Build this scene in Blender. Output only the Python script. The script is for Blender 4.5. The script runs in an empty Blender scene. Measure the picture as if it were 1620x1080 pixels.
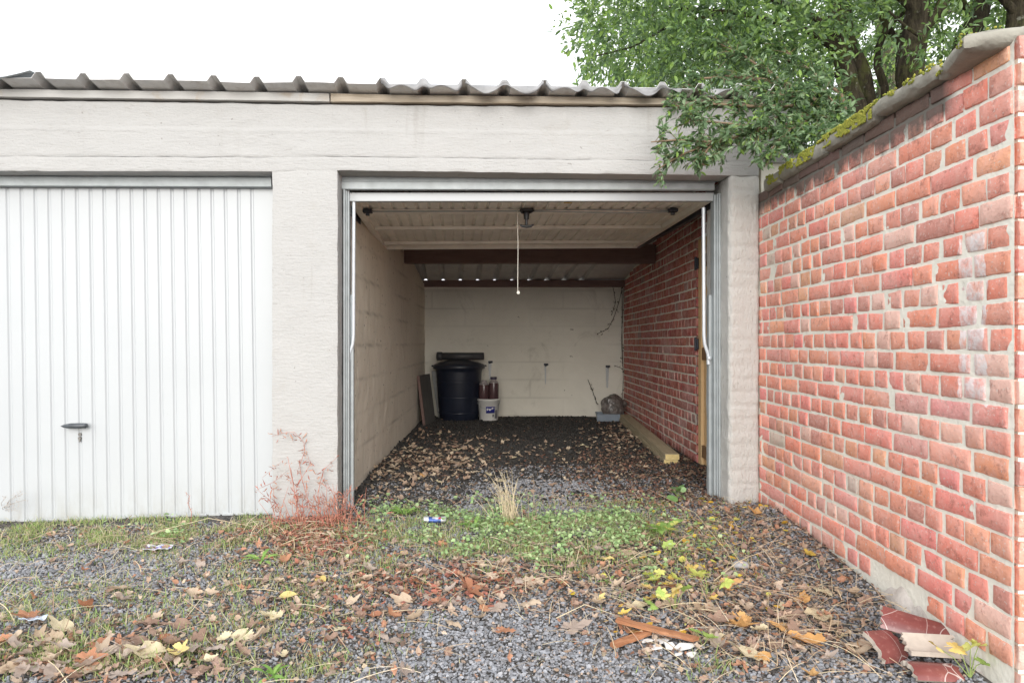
import bpy, bmesh, math, random
import numpy as np
from mathutils import Vector, Matrix, noise as mnoise
R = math.radians
rnd = random.Random(7)
rng = np.random.default_rng(7)
scene = bpy.context.scene
COL = scene.collection

# ------------------------------------------------------------------ camera, sky, sun, exposure
cam_d = bpy.data.cameras.new('camera'); cam = bpy.data.objects.new('camera', cam_d); COL.objects.link(cam)
cam.location = (0, 0, 1.0); cam.rotation_euler = (R(90), 0, 0)
cam_d.sensor_width = 36; cam_d.lens = 24; cam_d.shift_y = 2/1620
cam_d.clip_start = 0.05; cam_d.clip_end = 600
scene.camera = cam
SUN_EL, SUN_AZ = 14, 180   # azimuth the light comes from, clockwise from +Y
w = bpy.data.worlds.new('World'); scene.world = w; w.use_nodes = True
nt = w.node_tree; bgn = nt.nodes['Background']
sky = nt.nodes.new('ShaderNodeTexSky'); sky.sky_type = 'NISHITA'; sky.sun_disc = False
sky.sun_elevation = R(SUN_EL); sky.sun_rotation = R(SUN_AZ); sky.dust_density = 4; sky.air_density = 1.0
cloud = nt.nodes.new('ShaderNodeMixRGB'); cloud.blend_type = 'MIX'; cloud.inputs[0].default_value = 0.88
cloud.inputs[2].default_value = (8.6, 8.75, 9.0, 1)   # closed cloud layer
nt.links.new(sky.outputs[0], cloud.inputs[1]); nt.links.new(cloud.outputs[0], bgn.inputs[0])
bgn.inputs[1].default_value = 0.12
sd = bpy.data.lights.new('sun', 'SUN'); sun = bpy.data.objects.new('sun', sd); COL.objects.link(sun)
sd.energy = 2.1; sd.angle = R(52); sd.color = (1, .985, .955)
_az = R(SUN_AZ); _el = R(SUN_EL)
sun.rotation_euler = Vector((math.sin(_az)*math.cos(_el), math.cos(_az)*math.cos(_el), math.sin(_el))).to_track_quat('Z', 'Y').to_euler()
vs = scene.view_settings
scene.display_settings.display_device = 'sRGB'
vs.view_transform = 'Standard'; vs.look = 'None'; vs.gamma = 1; vs.exposure = 0.88
scene.render.engine = 'CYCLES'
cy = scene.cycles
cy.max_bounces = 10; cy.diffuse_bounces = 6; cy.glossy_bounces = 3; cy.transparent_max_bounces = 8
cy.use_denoising = True
try: cy.denoiser = 'OPENIMAGEDENOISE'
except Exception: pass

# ------------------------------------------------------------------ helpers
F = 1080.0; TH = R(4.57); CT, ST = math.cos(TH), math.sin(TH); PY = 4.129
def at(px, py, Y):                   # world point seen at a pixel of the photo, at depth Y
    return Vector(((px-810)/F*Y, Y, 1+(542-py)/F*Y))
def proj(X, Y, z): return 810+F*X/Y, 542-F*(z-1)/Y
def fac(px, py, v=0.0):              # garage-local point (u, v, z) on the plane v
    dx = (px-810)/F; dz = (542-py)/F; t = (v+CT*PY)/(-ST*dx+CT)
    return (CT*t*dx+ST*(t-PY), v, 1+dz*t)
def loc(X, Y, z): return (CT*X+ST*(Y-PY), -ST*X+CT*(Y-PY), z)     # world to garage-local
def wor(u, v, z): return (CT*u-ST*v, PY+ST*u+CT*v, z)
def fbm(p, oct=3):
    s = 0; a = 1
    for i in range(oct):
        s += a*mnoise.noise(p); p = p*2.1; a *= .5
    return s
def zroof(v, u=-1.0): return 2.474 - .1195*v + .0143*(u+1)*max(0, 1-max(v, 0)/4.5)         # underside of the sheet pans
def gz(X, Y):                        # ground height
    f = PY + X*math.tan(TH)
    z0 = -.02 + .018*max(-2, min(1.6, X))
    if Y > f: base = z0*max(0, 1-(Y-f)/2) - .012*min(1, (Y-f)/4)
    else:
        d = min(f-Y, 3.0); base = z0 - .072*d
    if abs(X) < 6 and -1 < Y < 12:
        if Y < f: base += .055*math.exp(-((X-1.5)/.13)**2)*min(1, max(0, (f-Y)/.3))
        base += .013*mnoise.noise(Vector((X*1.3, Y*1.3, 3))) + .006*mnoise.noise(Vector((X*4, Y*4, 8)))
    return base
def gpt(px, py, lift=0.0):           # ground point under a pixel
    Y = 3.0
    for _ in range(30):
        X = (px-810)/F*Y; z = gz(X, Y); Y = .5*Y + .5*max(1.2, min(12, (z-1)*F/(542-py)))
    return Vector(((px-810)/F*Y, Y, gz((px-810)/F*Y, Y)+lift))

def tag(o, label=None, cat=None, group=None, kind=None):
    if label: o['label'] = label
    if cat: o['category'] = cat
    if group: o['group'] = group
    if kind: o['kind'] = kind
    return o
def empty(name, location=(0,0,0), rz=0, parent=None):
    o = bpy.data.objects.new(name, None); COL.objects.link(o); o.location = location; o.rotation_euler = (0,0,rz)
    o.empty_display_size = .1
    if parent: o.parent = parent
    return o
class MB:
    def __init__(s): s.v = []; s.f = []; s.c = []; s.sm = []; s.cur = (1,1,1); s.smooth = False
    def add(s, verts, faces, smooth=None, col=None):
        b = len(s.v); s.v += [tuple(p) for p in verts]; s.c += [col or s.cur]*len(verts)
        for f in faces: s.f.append(tuple(i+b for i in f)); s.sm.append(s.smooth if smooth is None else smooth)
        return b
    def box(s, x0, x1, y0, y1, z0, z1, bev=0.0, M=None, col=None):
        if x0 > x1: x0, x1 = x1, x0
        if y0 > y1: y0, y1 = y1, y0
        if z0 > z1: z0, z1 = z1, z0
        b = min(bev, (x1-x0)*.45, (y1-y0)*.45, (z1-z0)*.45)
        if b <= 0:
            V = [(x,y,z) for z in (z0,z1) for y in (y0,y1) for x in (x0,x1)]
            Fs = [(0,2,3,1),(4,5,7,6),(0,1,5,4),(2,6,7,3),(0,4,6,2),(1,3,7,5)]
        else:
            bm = bmesh.new(); bmesh.ops.create_cube(bm, size=1)
            for q in bm.verts: q.co = Vector(((x0+x1)/2+q.co.x*(x1-x0), (y0+y1)/2+q.co.y*(y1-y0), (z0+z1)/2+q.co.z*(z1-z0)))
            bmesh.ops.bevel(bm, geom=list(bm.edges), offset=b, segments=2, affect='EDGES', profile=.6)
            V = [q.co.copy() for q in bm.verts]; bm.verts.index_update(); Fs = [[q.index for q in f.verts] for f in bm.faces]; bm.free()
        if M is not None: V = [M @ Vector(p) for p in V]
        s.add(V, Fs, False, col)
    def tube(s, pts, rad, n=8, caps=True, col=None, smooth=True):
        pts = [Vector(p) for p in pts]; k = len(pts)
        if not hasattr(rad, '__len__'): rad = [rad]*k
        T = [(pts[min(i+1,k-1)]-pts[max(i-1,0)]).normalized() for i in range(k)]
        up = Vector((0,0,1)) if abs(T[0].z) < .9 else Vector((1,0,0))
        nx = T[0].cross(up).normalized(); V = []
        for i in range(k):
            nx = (nx - T[i]*nx.dot(T[i])).normalized(); ny = T[i].cross(nx)
            for j in range(n):
                a = 2*math.pi*j/n; V.append(pts[i]+(nx*math.cos(a)+ny*math.sin(a))*rad[i])
        Fs = [(i*n+j, i*n+(j+1)%n, (i+1)*n+(j+1)%n, (i+1)*n+j) for i in range(k-1) for j in range(n)]
        s.add(V, Fs, smooth, col)
        if caps:
            s.add(V[:n], [tuple(range(n-1,-1,-1))], False, col); s.add(V[-n:], [tuple(range(n))], False, col)
    def lathe(s, prof, n=32, M=None, a0=0, a1=2*math.pi, col=None, smooth=True):
        full = abs(a1-a0-2*math.pi) < 1e-6; m = n if full else n+1; V = []
        for r, z in prof:
            for j in range(m):
                a = a0+(a1-a0)*j/n; V.append(Vector((r*math.cos(a), r*math.sin(a), z)))
        if M is not None: V = [M @ p for p in V]
        Fs = []
        for i in range(len(prof)-1):
            for j in range(n):
                k = (j+1) % m; Fs.append((i*m+j, i*m+k, (i+1)*m+k, (i+1)*m+j))
        s.add(V, Fs, smooth, col)
    def build(s, name, mat, parent=None, origin=None, auto=None):
        me = bpy.data.meshes.new(name); V = s.v
        if origin is not None: V = [(p[0]-origin[0], p[1]-origin[1], p[2]-origin[2]) for p in V]
        me.from_pydata(V, [], s.f); me.polygons.foreach_set('use_smooth', s.sm)
        ca = me.attributes.new('col', 'FLOAT_COLOR', 'POINT')
        ca.data.foreach_set('color', np.array([(c[0],c[1],c[2],1) for c in s.c], 'f').ravel())
        me.update()
        for m in (mat if isinstance(mat, list) else [mat]): me.materials.append(m)
        o = bpy.data.objects.new(name, me); COL.objects.link(o)
        if parent: o.parent = parent
        if origin is not None: o.location = origin
        return o
def np_mesh(name, V, counts, loops, cols, mat, smooth=False, parent=None):
    me = bpy.data.meshes.new(name); nv = len(V)
    me.vertices.add(nv); me.vertices.foreach_set('co', np.asarray(V, 'f').ravel())
    me.loops.add(len(loops)); me.loops.foreach_set('vertex_index', np.asarray(loops, 'i'))
    st = np.concatenate([[0], np.cumsum(counts)[:-1]]).astype('i')
    me.polygons.add(len(counts)); me.polygons.foreach_set('loop_start', st); me.polygons.foreach_set('loop_total', np.asarray(counts, 'i'))
    me.polygons.foreach_set('use_smooth', np.full(len(counts), smooth))
    me.update(calc_edges=True)
    if cols is not None:
        ca = me.attributes.new('col', 'FLOAT_COLOR', 'POINT'); c4 = np.ones((nv, 4), 'f'); c4[:, :3] = cols
        ca.data.foreach_set('color', c4.ravel())
    me.validate(); me.materials.append(mat)
    o = bpy.data.objects.new(name, me); COL.objects.link(o)
    if parent: o.parent = parent
    return o
def eul(rx, ry, rz):                 # (N,3,3) rotation Rz*Ry*Rx
    cx,sx,cy_,sy,cz,sz = np.cos(rx),np.sin(rx),np.cos(ry),np.sin(ry),np.cos(rz),np.sin(rz)
    M = np.empty((len(rx),3,3))
    M[:,0,0]=cz*cy_; M[:,0,1]=cz*sy*sx-sz*cx; M[:,0,2]=cz*sy*cx+sz*sx
    M[:,1,0]=sz*cy_; M[:,1,1]=sz*sy*sx+cz*cx; M[:,1,2]=sz*sy*cx-cz*sx
    M[:,2,0]=-sy; M[:,2,1]=cy_*sx; M[:,2,2]=cy_*cx
    return M
def frames(d, roll):                 # (N,3,3) whose x axis is d, rolled at random
    d = d/np.linalg.norm(d, axis=1, keepdims=True)
    up = np.tile([0.,0.,1.], (len(d),1)); up[np.abs(d[:,2])>.95] = [1,0,0]
    y = np.cross(up, d); y /= np.linalg.norm(y, axis=1, keepdims=True); z = np.cross(d, y)
    y2 = y*np.cos(roll)[:,None]+z*np.sin(roll)[:,None]; z2 = np.cross(d, y2)
    return np.stack([d, y2, z2], axis=2)
def scatter(name, temps, pos, rot, scl, col, mat, smooth=False, parent=None):
    pos = np.asarray(pos); N = len(pos); scl = np.asarray(scl)
    if scl.ndim == 1: scl = np.repeat(scl[:,None], 3, 1)
    which = rng.integers(0, len(temps), N); Vs=[]; Cs=[]; Ls=[]; cols=[]; base=0
    for k,(tv,tf) in enumerate(temps):
        idx = np.where(which==k)[0]
        if not len(idx): continue
        tv = np.asarray(tv, float); n = len(tv)
        P = np.einsum('nij,nkj->nki', rot[idx], tv[None]*scl[idx][:,None,:]) + pos[idx][:,None,:]
        Vs.append(P.reshape(-1,3)); cols.append(np.repeat(np.asarray(col)[idx], n, 0))
        cnt = np.array([len(f) for f in tf]); lp = np.concatenate([np.array(f) for f in tf])
        Cs.append(np.tile(cnt, len(idx))); off = base+np.arange(len(idx))*n
        Ls.append((lp[None]+off[:,None]).ravel()); base += n*len(idx)
    return np_mesh(name, np.concatenate(Vs), np.concatenate(Cs), np.concatenate(Ls), np.concatenate(cols), mat, smooth, parent)

# ------------------------------------------------------------------ materials
class NB:
    def __init__(s, name):
        s.m = bpy.data.materials.new(name); s.m.use_nodes = True; s.t = s.m.node_tree; s.p = s.t.nodes['Principled BSDF']
        s.geo = None
    def n(s, t, **kw):
        q = s.t.nodes.new(t)
        for k, v in kw.items(): setattr(q, k, v)
        return q
    def l(s, a, b): s.t.links.new(a, b)
    def coord(s, scale=(1,1,1), kind='Object', rot=(0,0,0)):
        tc = s.n('ShaderNodeTexCoord'); mp = s.n('ShaderNodeMapping'); mp.inputs['Scale'].default_value = scale; mp.inputs['Rotation'].default_value = rot
        s.l(tc.outputs[kind], mp.inputs[0]); return mp.outputs[0]
    def noise(s, vec, scale, detail=4, rough=.55, dist=0):
        q = s.n('ShaderNodeTexNoise'); q.inputs['Scale'].default_value = scale; q.inputs['Detail'].default_value = detail
        q.inputs['Roughness'].default_value = rough; q.inputs['Distortion'].default_value = dist; s.l(vec, q.inputs['Vector']); return q.outputs['Fac']
    def ramp(s, fac, stops):
        q = s.n('ShaderNodeValToRGB'); e = q.color_ramp.elements
        while len(e) < len(stops): e.new(.5)
        for i,(p,c) in enumerate(stops):
            e[i].position = p; e[i].color = (c[0],c[1],c[2],1) if hasattr(c,'__len__') else (c,c,c,1)
        s.l(fac, q.inputs[0]); return q.outputs[0]
    def mix(s, fac, a, b, mode='MIX'):
        q = s.n('ShaderNodeMixRGB', blend_type=mode)
        for i, v in enumerate((fac, a, b)):
            if hasattr(v, 'links') or isinstance(v, bpy.types.NodeSocket): s.l(v, q.inputs[i])
            elif i == 0: q.inputs[0].default_value = v
            else: q.inputs[i].default_value = (v[0],v[1],v[2],1)
        return q.outputs[0]
    def math(s, op, a, b=0.0, clamp=False):
        q = s.n('ShaderNodeMath', operation=op, use_clamp=clamp)
        for i, v in enumerate((a, b)):
            if isinstance(v, bpy.types.NodeSocket): s.l(v, q.inputs[i])
            else: q.inputs[i].default_value = v
        return q.outputs[0]
    def attr(s): 
        q = s.n('ShaderNodeAttribute'); q.attribute_name = 'col'; return q.outputs['Color']
    def bump(s, h, strength=.3, dist=.01, prev=None):
        q = s.n('ShaderNodeBump'); q.inputs['Strength'].default_value = strength; q.inputs['Distance'].default_value = dist
        s.l(h, q.inputs['Height'])
        if prev is not None: s.l(prev, q.inputs['Normal'])
        return q.outputs[0]
    def out(s, col=None, rough=.7, normal=None, metal=0, spec=None):
        if col is not None:
            if isinstance(col, bpy.types.NodeSocket): s.l(col, s.p.inputs['Base Color'])
            else: s.p.inputs['Base Color'].default_value = (col[0],col[1],col[2],1)
        if isinstance(rough, bpy.types.NodeSocket): s.l(rough, s.p.inputs['Roughness'])
        else: s.p.inputs['Roughness'].default_value = rough
        s.p.inputs['Metallic'].default_value = metal
        if spec is not None: s.p.inputs['Specular IOR Level'].default_value = spec
        if normal is not None: s.l(normal, s.p.inputs['Normal'])
        return s.m
def simple(name, col, rough=.6, metal=0, var=.15, scale=8, bump=.1, bscale=60, spec=None):
    b = NB(name); v = b.coord(); nz = b.noise(v, scale, 5)
    c = b.ramp(nz, [(.3, [x*(1-var) for x in col]), (.7, [min(1, x*(1+var)) for x in col])])
    return b.out(c, rough, b.bump(b.noise(v, bscale, 3), bump, .004), metal, spec)
def plaster(name, base, dirt, stretch=(3, 3, 45), bstr=.5, fac=.5):
    b = NB(name); v = b.coord(); vb = b.coord(stretch)
    big = b.noise(v, 1.7, 6, .6); c = b.ramp(big, [(.3, base), (.75, [x*.93 for x in base])])
    blot = b.ramp(b.noise(v, 5.5, 8, .72, .6), [(.58, 0), (.75, 1)])
    c = b.mix(b.math('MULTIPLY', blot, fac), c, dirt)
    crk = b.ramp(b.noise(vb, 2.2, 6, .7, .4), [(.60, 0), (.66, 1)])
    c = b.mix(b.math('MULTIPLY', b.math('MULTIPLY', crk, b.ramp(b.noise(v, 2.4, 4), [(.45,.1),(.62,1)])), .5), c, [x*.6 for x in dirt])
    c = b.mix(b.math('MULTIPLY', b.ramp(b.noise(vb, 6, 6, .7), [(.45,0),(.7,1)]), .09), c, [x*.8 for x in dirt])
    drip = b.math('MULTIPLY', b.ramp(b.noise(b.coord((7,7,.5)), 1.4, 6, .7), [(.56,0),(.70,1)]), b.ramp(b.noise(v, .9, 3), [(.45,0),(.6,1)]))
    c = b.mix(b.math('MULTIPLY', drip, .30), c, [x*.75 for x in dirt])
    pk = b.ramp(b.noise(v, 30, 3, .5), [(.70,0),(.735,1)]); c = b.mix(b.math('MULTIPLY', pk, .5), c, [x*.5 for x in dirt])
    h = b.math('ADD', b.noise(vb, 3.0, 6, .6), b.math('MULTIPLY', b.noise(v, 70, 4), .5))
    n = b.bump(h, min(1, bstr*1.3), .010); n = b.bump(b.noise(v, 9, 4), .35, .012, n)
    return b.out(c, .85, n, spec=.25)
M = {}
M['plaster'] = plaster('white_render_paint', (.425,.422,.415), (.33,.305,.265), (5,5,24), .4, .38)
M['plaster_rough'] = plaster('lumpy_white_render', (.57,.56,.535), (.42,.39,.34), (22,22,7), .8, .4)
M['zinc'] = simple('galvanised_steel', (.36,.39,.40), .55, .25, .12, 14, .05)
M['arm'] = simple('painted_steel_tube', (.62,.66,.70), .4, .3, .06, 20, .03)
M['darksteel'] = simple('dark_steel_rail', (.045,.05,.065), .5, .4, .3, 8, .1)
def m_white():
    b = NB('white_enamel'); v = b.coord(); c = b.ramp(b.noise(v, 2, 4), [(.3,(.42,.44,.455)), (.7,(.44,.46,.475))])
    sx = b.n('ShaderNodeSeparateXYZ'); b.l(v, sx.inputs[0]); z = sx.outputs[2]
    lowm = b.math('SUBTRACT', 1.0, b.math('DIVIDE', b.math('ADD', z, .05), .30), True)
    d = b.math('MULTIPLY', b.math('POWER', lowm, 2), b.ramp(b.noise(b.coord((6,6,1.5)), 3, 7, .72), [(.42,0),(.7,1)]))
    c = b.mix(b.math('MULTIPLY', d, .55), c, (.27,.25,.20))
    sc = b.ramp(b.noise(b.coord((14,14,5)), 3, 6, .75), [(.66,0),(.72,1)]); c = b.mix(b.math('MULTIPLY', sc, .22), c, (.30,.30,.29))
    return b.out(c, .42, b.bump(b.noise(b.coord((1.2,1.2,.8)), 2, 3), .25, .01))
M['white_metal'] = m_white()
M['white_plain'] = simple('white_enamel_plain', (.475,.495,.51), .45, 0, .02, 2, .02, 4)
M['cream_metal'] = simple('cream_primer_steel', (.86,.82,.75), .55, 0, .1, 5, .08)
M['black'] = simple('black_plastic', (.025,.027,.03), .45, 0, .2, 10, .05)
M['handle'] = simple('worn_black_plastic', (.06,.068,.078), .4, 0, .3, 40, .05)
M['yellow'] = simple('yellow_sticker', (.55,.34,.03), .6, 0, .1, 10, .02)
M['cord'] = simple('white_cord', (.72,.69,.62), .9, 0, .1, 90, .3, 300)
def m_sheet():
    b = NB('corrugated_roof_sheet'); v = b.coord(); c = b.ramp(b.noise(v, 3, 6, .65), [(.3,(.56,.565,.57)), (.7,(.70,.69,.67))])
    c = b.mix(b.math('MULTIPLY', b.ramp(b.noise(v, 14, 6, .7), [(.5,0),(.7,1)]), .45), c, (.36,.33,.29))
    return b.out(c, .62, b.bump(b.noise(v, 40, 4), .2, .004), .15)
M['sheet'] = m_sheet()
M['torn'] = simple('dimmed_torn_edge', (.25,.25,.255), .6, .1, .25, 12, .3)  # darker copy of the sheet colour, offsets front light on the lips
def m_wood(name, a, bb, grain=(1.2, 28, 28), knots=True, paint=None, rough=.7, bstr=.3):
    b = NB(name); v = b.coord(grain); w_ = b.noise(v, 1.6, 6, .6, 1.2)
    c = b.ramp(w_, [(.3, a), (.62, bb), (.8, [x*.6 for x in a])])
    if paint: 
        msk = b.ramp(b.noise(b.coord(), 4, 6, .7, .5), [(.36,0),(.46,1)])
        c = b.mix(msk, c, paint)
    return b.out(c, rough, b.bump(w_, bstr, .004))
M['fascia'] = m_wood('weathered_fascia_wood', (.29,.235,.17), (.44,.385,.31), (1.0, 16, 22))
M['fascia_white'] = m_wood('flaking_white_fascia', (.34,.30,.25), (.46,.42,.37), (1.0,16,22), paint=(.43,.425,.41))
M['beam'] = m_wood('brown_stained_beam', (.15,.09,.08), (.21,.135,.12), (1.5, 20, 20))
M['pine'] = m_wood('pine_door_wood', (.66,.43,.21), (.78,.56,.30), (26, 26, 1.2))
M['pine_dark'] = m_wood('dark_rail_wood', (.20,.11,.05), (.30,.18,.09), (3, 26, 26))
M['plank'] = m_wood('sawn_plank_wood', (.36,.30,.19), (.52,.45,.31), (22, 1.2, 22))
M['plank_end'] = m_wood('sawn_plank_end', (.58,.43,.17), (.70,.56,.27), (30, 30, 40))
M['lath'] = m_wood('reddish_lath_wood', (.26,.10,.045), (.42,.20,.10), (2, 26, 26))
M['board'] = m_wood('grey_leaning_board', (.06,.058,.055), (.10,.098,.09), (20, 20, 2))
def m_blocks():
    b = NB('painted_block_wall'); v = b.coord(); 
    big = b.noise(v, 1.1, 6, .65, .4); c = b.ramp(big, [(.3,(.80,.75,.66)), (.7,(.70,.65,.56))])
    st = b.ramp(b.noise(b.coord((3,3,.6)), 1.6, 7, .7), [(.55,0),(.75,1)]); c = b.mix(b.math('MULTIPLY', st, .35), c, (.28,.25,.2))
    sp = b.ramp(b.noise(v, 26, 2, .4), [(.70,0),(.73,1)]); c = b.mix(b.math('MULTIPLY', sp, .7), c, (.12,.11,.10)); c = b.mix(1, c, b.attr(), 'MULTIPLY')
    n = b.bump(b.noise(v, 50, 5), .5, .004); n = b.bump(b.noise(v, 7, 4), .4, .01, n)
    return b.out(c, .9, n, spec=.2)
M['blocks'] = m_blocks()
def m_back():
    b = NB('painted_back_wall'); v = b.coord(); big = b.noise(v, .9, 7, .68, .5)
    c = b.ramp(big, [(.3,(.76,.75,.69)), (.7,(.64,.63,.57))])
    st = b.ramp(b.noise(b.coord((1,1,.7)), 2.1, 8, .74, .8), [(.55,0),(.72,1)]); c = b.mix(b.math('MULTIPLY', st, .4), c, (.24,.23,.19))
    sp = b.ramp(b.noise(v, 13, 2, .5), [(.74,0),(.78,1)]); c = b.mix(b.math('MULTIPLY', sp, .6), c, (.12,.12,.09)); c = b.mix(1, c, b.attr(), 'MULTIPLY')
    n = b.bump(b.noise(v, 40, 5), .4, .004)
    return b.out(c, .9, n, spec=.2)
M['back'] = m_back()
def m_brick():
    b = NB('old_red_brick'); v = b.coord(); c = b.attr()
    c = b.mix(1, c, (1.36,1.42,1.36), 'MULTIPLY')
    c = b.mix(b.math('MULTIPLY', b.ramp(b.noise(v, 16, 6, .7), [(.40,0),(.72,1)]), .55), c, (.84,.50,.43))
    c = b.mix(b.math('MULTIPLY', b.ramp(b.noise(v, 24, 7, .75), [(.53,0),(.64,1)]), .55), c, (.36,.13,.10))
    c = b.mix(b.math('MULTIPLY', b.ramp(b.noise(v, 90, 2, .5), [(.63,0),(.69,1)]), .55), c, (.78,.70,.64))
    # a band of white paint splashed on the near end, a shape of its own
    sx = b.n('ShaderNodeSeparateXYZ'); tc = b.n('ShaderNodeTexCoord'); b.l(tc.outputs['Object'], sx.inputs[0])
    y, z = sx.outputs[1], sx.outputs[2]; wob = b.math('MULTIPLY', b.math('SUBTRACT', b.noise(v, 14, 2), .5), .05)
    yy = b.math('ADD', y, wob); zz = b.math('ADD', z, wob)
    m = b.math('MULTIPLY', b.math('GREATER_THAN', yy, 2.222), b.math('LESS_THAN', yy, 2.352))
    m = b.math('MULTIPLY', m, b.math('MULTIPLY', b.math('GREATER_THAN', zz, .80), b.math('LESS_THAN', zz, 1.36)))
    m = b.math('MULTIPLY', m, b.ramp(b.noise(v, 30, 6, .7), [(.36,.15),(.58,.85)]))
    c = b.mix(m, c, (.85,.80,.80))
    pale = b.ramp(b.noise(b.coord((1,.6,.9)), 2.6, 6, .65), [(.52,0),(.70,1)]); c = b.mix(b.math('MULTIPLY', pale, .40), c, (.84,.62,.58))
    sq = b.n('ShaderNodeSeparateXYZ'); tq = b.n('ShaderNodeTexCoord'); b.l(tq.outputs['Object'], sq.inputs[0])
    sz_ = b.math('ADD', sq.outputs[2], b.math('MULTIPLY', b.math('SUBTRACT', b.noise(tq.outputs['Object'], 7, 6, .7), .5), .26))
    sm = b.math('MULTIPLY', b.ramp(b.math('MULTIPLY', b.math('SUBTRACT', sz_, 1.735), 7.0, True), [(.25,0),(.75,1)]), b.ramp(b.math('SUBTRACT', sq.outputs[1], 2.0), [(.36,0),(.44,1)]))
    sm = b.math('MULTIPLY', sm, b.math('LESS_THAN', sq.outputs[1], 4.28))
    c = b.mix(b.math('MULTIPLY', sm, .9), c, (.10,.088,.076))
    n = b.bump(b.noise(v, 60, 7, .7), .9, .008); n = b.bump(b.noise(v, 14, 4), .4, .01, n)
    return b.out(c, .85, n, spec=.25)
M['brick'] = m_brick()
def m_mortar(name, a, bb):
    b = NB(name); v = b.coord(); c = b.ramp(b.noise(v, 5, 7, .7), [(.3,a),(.7,bb)])
    c = b.mix(b.math('MULTIPLY', b.ramp(b.noise(v, 20, 5, .7), [(.6,0),(.75,1)]), .5), c, [x*.45 for x in bb])
    if name == 'lime_mortar':
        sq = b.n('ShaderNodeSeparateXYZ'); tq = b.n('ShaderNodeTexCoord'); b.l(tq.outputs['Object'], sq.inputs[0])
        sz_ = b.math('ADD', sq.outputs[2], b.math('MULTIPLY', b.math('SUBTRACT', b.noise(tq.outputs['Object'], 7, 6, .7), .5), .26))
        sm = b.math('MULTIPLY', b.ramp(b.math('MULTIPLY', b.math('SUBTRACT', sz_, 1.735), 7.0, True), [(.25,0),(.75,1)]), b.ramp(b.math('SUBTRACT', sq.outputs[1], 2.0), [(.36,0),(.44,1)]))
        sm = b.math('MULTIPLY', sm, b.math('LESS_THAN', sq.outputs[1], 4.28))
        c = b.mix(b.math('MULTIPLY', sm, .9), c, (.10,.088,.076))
    n = b.bump(b.noise(v, 60, 5), .7, .006); n = b.bump(b.noise(v, 12, 4), .5, .012, n)
    return b.out(c, .95, n, spec=.15)
M['mortar'] = m_mortar('lime_mortar', (.86,.83,.74), (.78,.75,.66))
M['dirty_mortar'] = m_mortar('sooty_mortar', (.26,.235,.21), (.42,.39,.35))
M['plinth'] = m_mortar('crumbling_whitewash', (.70,.66,.62), (.52,.46,.41))
M['coping'] = m_mortar('weathered_concrete', (.38,.365,.315), (.25,.235,.20))
def m_col(name, rough=.7, trans=0, bump=.1, bs=80, spec=None, var=True):
    b = NB(name); c = b.attr(); v = b.coord()
    if var: c = b.mix(b.math('MULTIPLY', b.ramp(b.noise(v, bs*.5, 4, .6), [(.35,0),(.7,1)]), .3), c, b.mix(1, c, (.45,.45,.45), 'MULTIPLY'))
    m = b.out(c, rough, b.bump(b.noise(v, bs, 3), bump, .003), 0, spec)
    if trans:
        tr = b.n('ShaderNodeBsdfTranslucent'); b.l(c, tr.inputs[0]); mx = b.n('ShaderNodeMixShader'); mx.inputs[0].default_value = trans
        o = b.t.nodes['Material Output']; b.l(b.p.outputs[0], mx.inputs[1]); b.l(tr.outputs[0], mx.inputs[2]); b.l(mx.outputs[0], o.inputs['Surface'])
    return m
M['foliage'] = m_col('glossy_green_leaf', .33, .35, .05, 60)
M['grass'] = m_col('grass_blade', .6, .4, .02, 60)
M['litter'] = m_col('leaf_litter', .75, .15, .2, 120)
M['stone'] = m_col('grey_gravel_stone', .8, 0, .5, 160)
M['moss'] = m_col('moss', .95, 0, .6, 200)
def m_bark():
    b = NB('mossy_bark'); c = b.attr(); v = b.coord((9,9,2.2)); v2 = b.coord()
    c = b.mix(b.ramp(b.noise(v, 3, 7, .7), [(.4,0),(.7,1)]), b.mix(1, c, (.5,.5,.5), 'MULTIPLY'), b.mix(1, c, (1.7,1.7,1.6), 'MULTIPLY'))
    c = b.mix(b.math('MULTIPLY', b.ramp(b.noise(v2, 6, 6, .7), [(.5,0),(.65,1)]), .5), c, (.10,.12,.03))
    c = b.mix(b.math('MULTIPLY', b.ramp(b.noise(v2, 16, 4, .6), [(.62,0),(.68,1)]), .5), c, (.26,.26,.22))
    return b.out(c, .95, b.bump(b.noise(v, 4, 7, .7), 1, .03), spec=.1)
M['bark'] = m_bark()
M['stem'] = m_col('thin_stem', .8, 0, .1, 80)
def m_leafobj(name, a, bb, trans=.2):
    b = NB(name); oi = b.n('ShaderNodeObjectInfo'); v = b.coord()
    c = b.ramp(oi.outputs['Random'], [(0, a), (1, bb)])
    c = b.mix(b.math('MULTIPLY', b.ramp(b.noise(v, 55, 5, .7), [(.42,0),(.7,1)]), .5), c, b.mix(1, c, (.42,.36,.30), 'MULTIPLY'))
    b.out(c, .7, b.bump(b.noise(v, 90, 4), .3, .003))
    tr = b.n('ShaderNodeBsdfTranslucent'); b.l(c, tr.inputs[0]); mx = b.n('ShaderNodeMixShader'); mx.inputs[0].default_value = trans
    b.l(b.p.outputs[0], mx.inputs[1]); b.l(tr.outputs[0], mx.inputs[2]); b.l(mx.outputs[0], b.t.nodes['Material Output'].inputs['Surface'])
    return b.m
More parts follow.
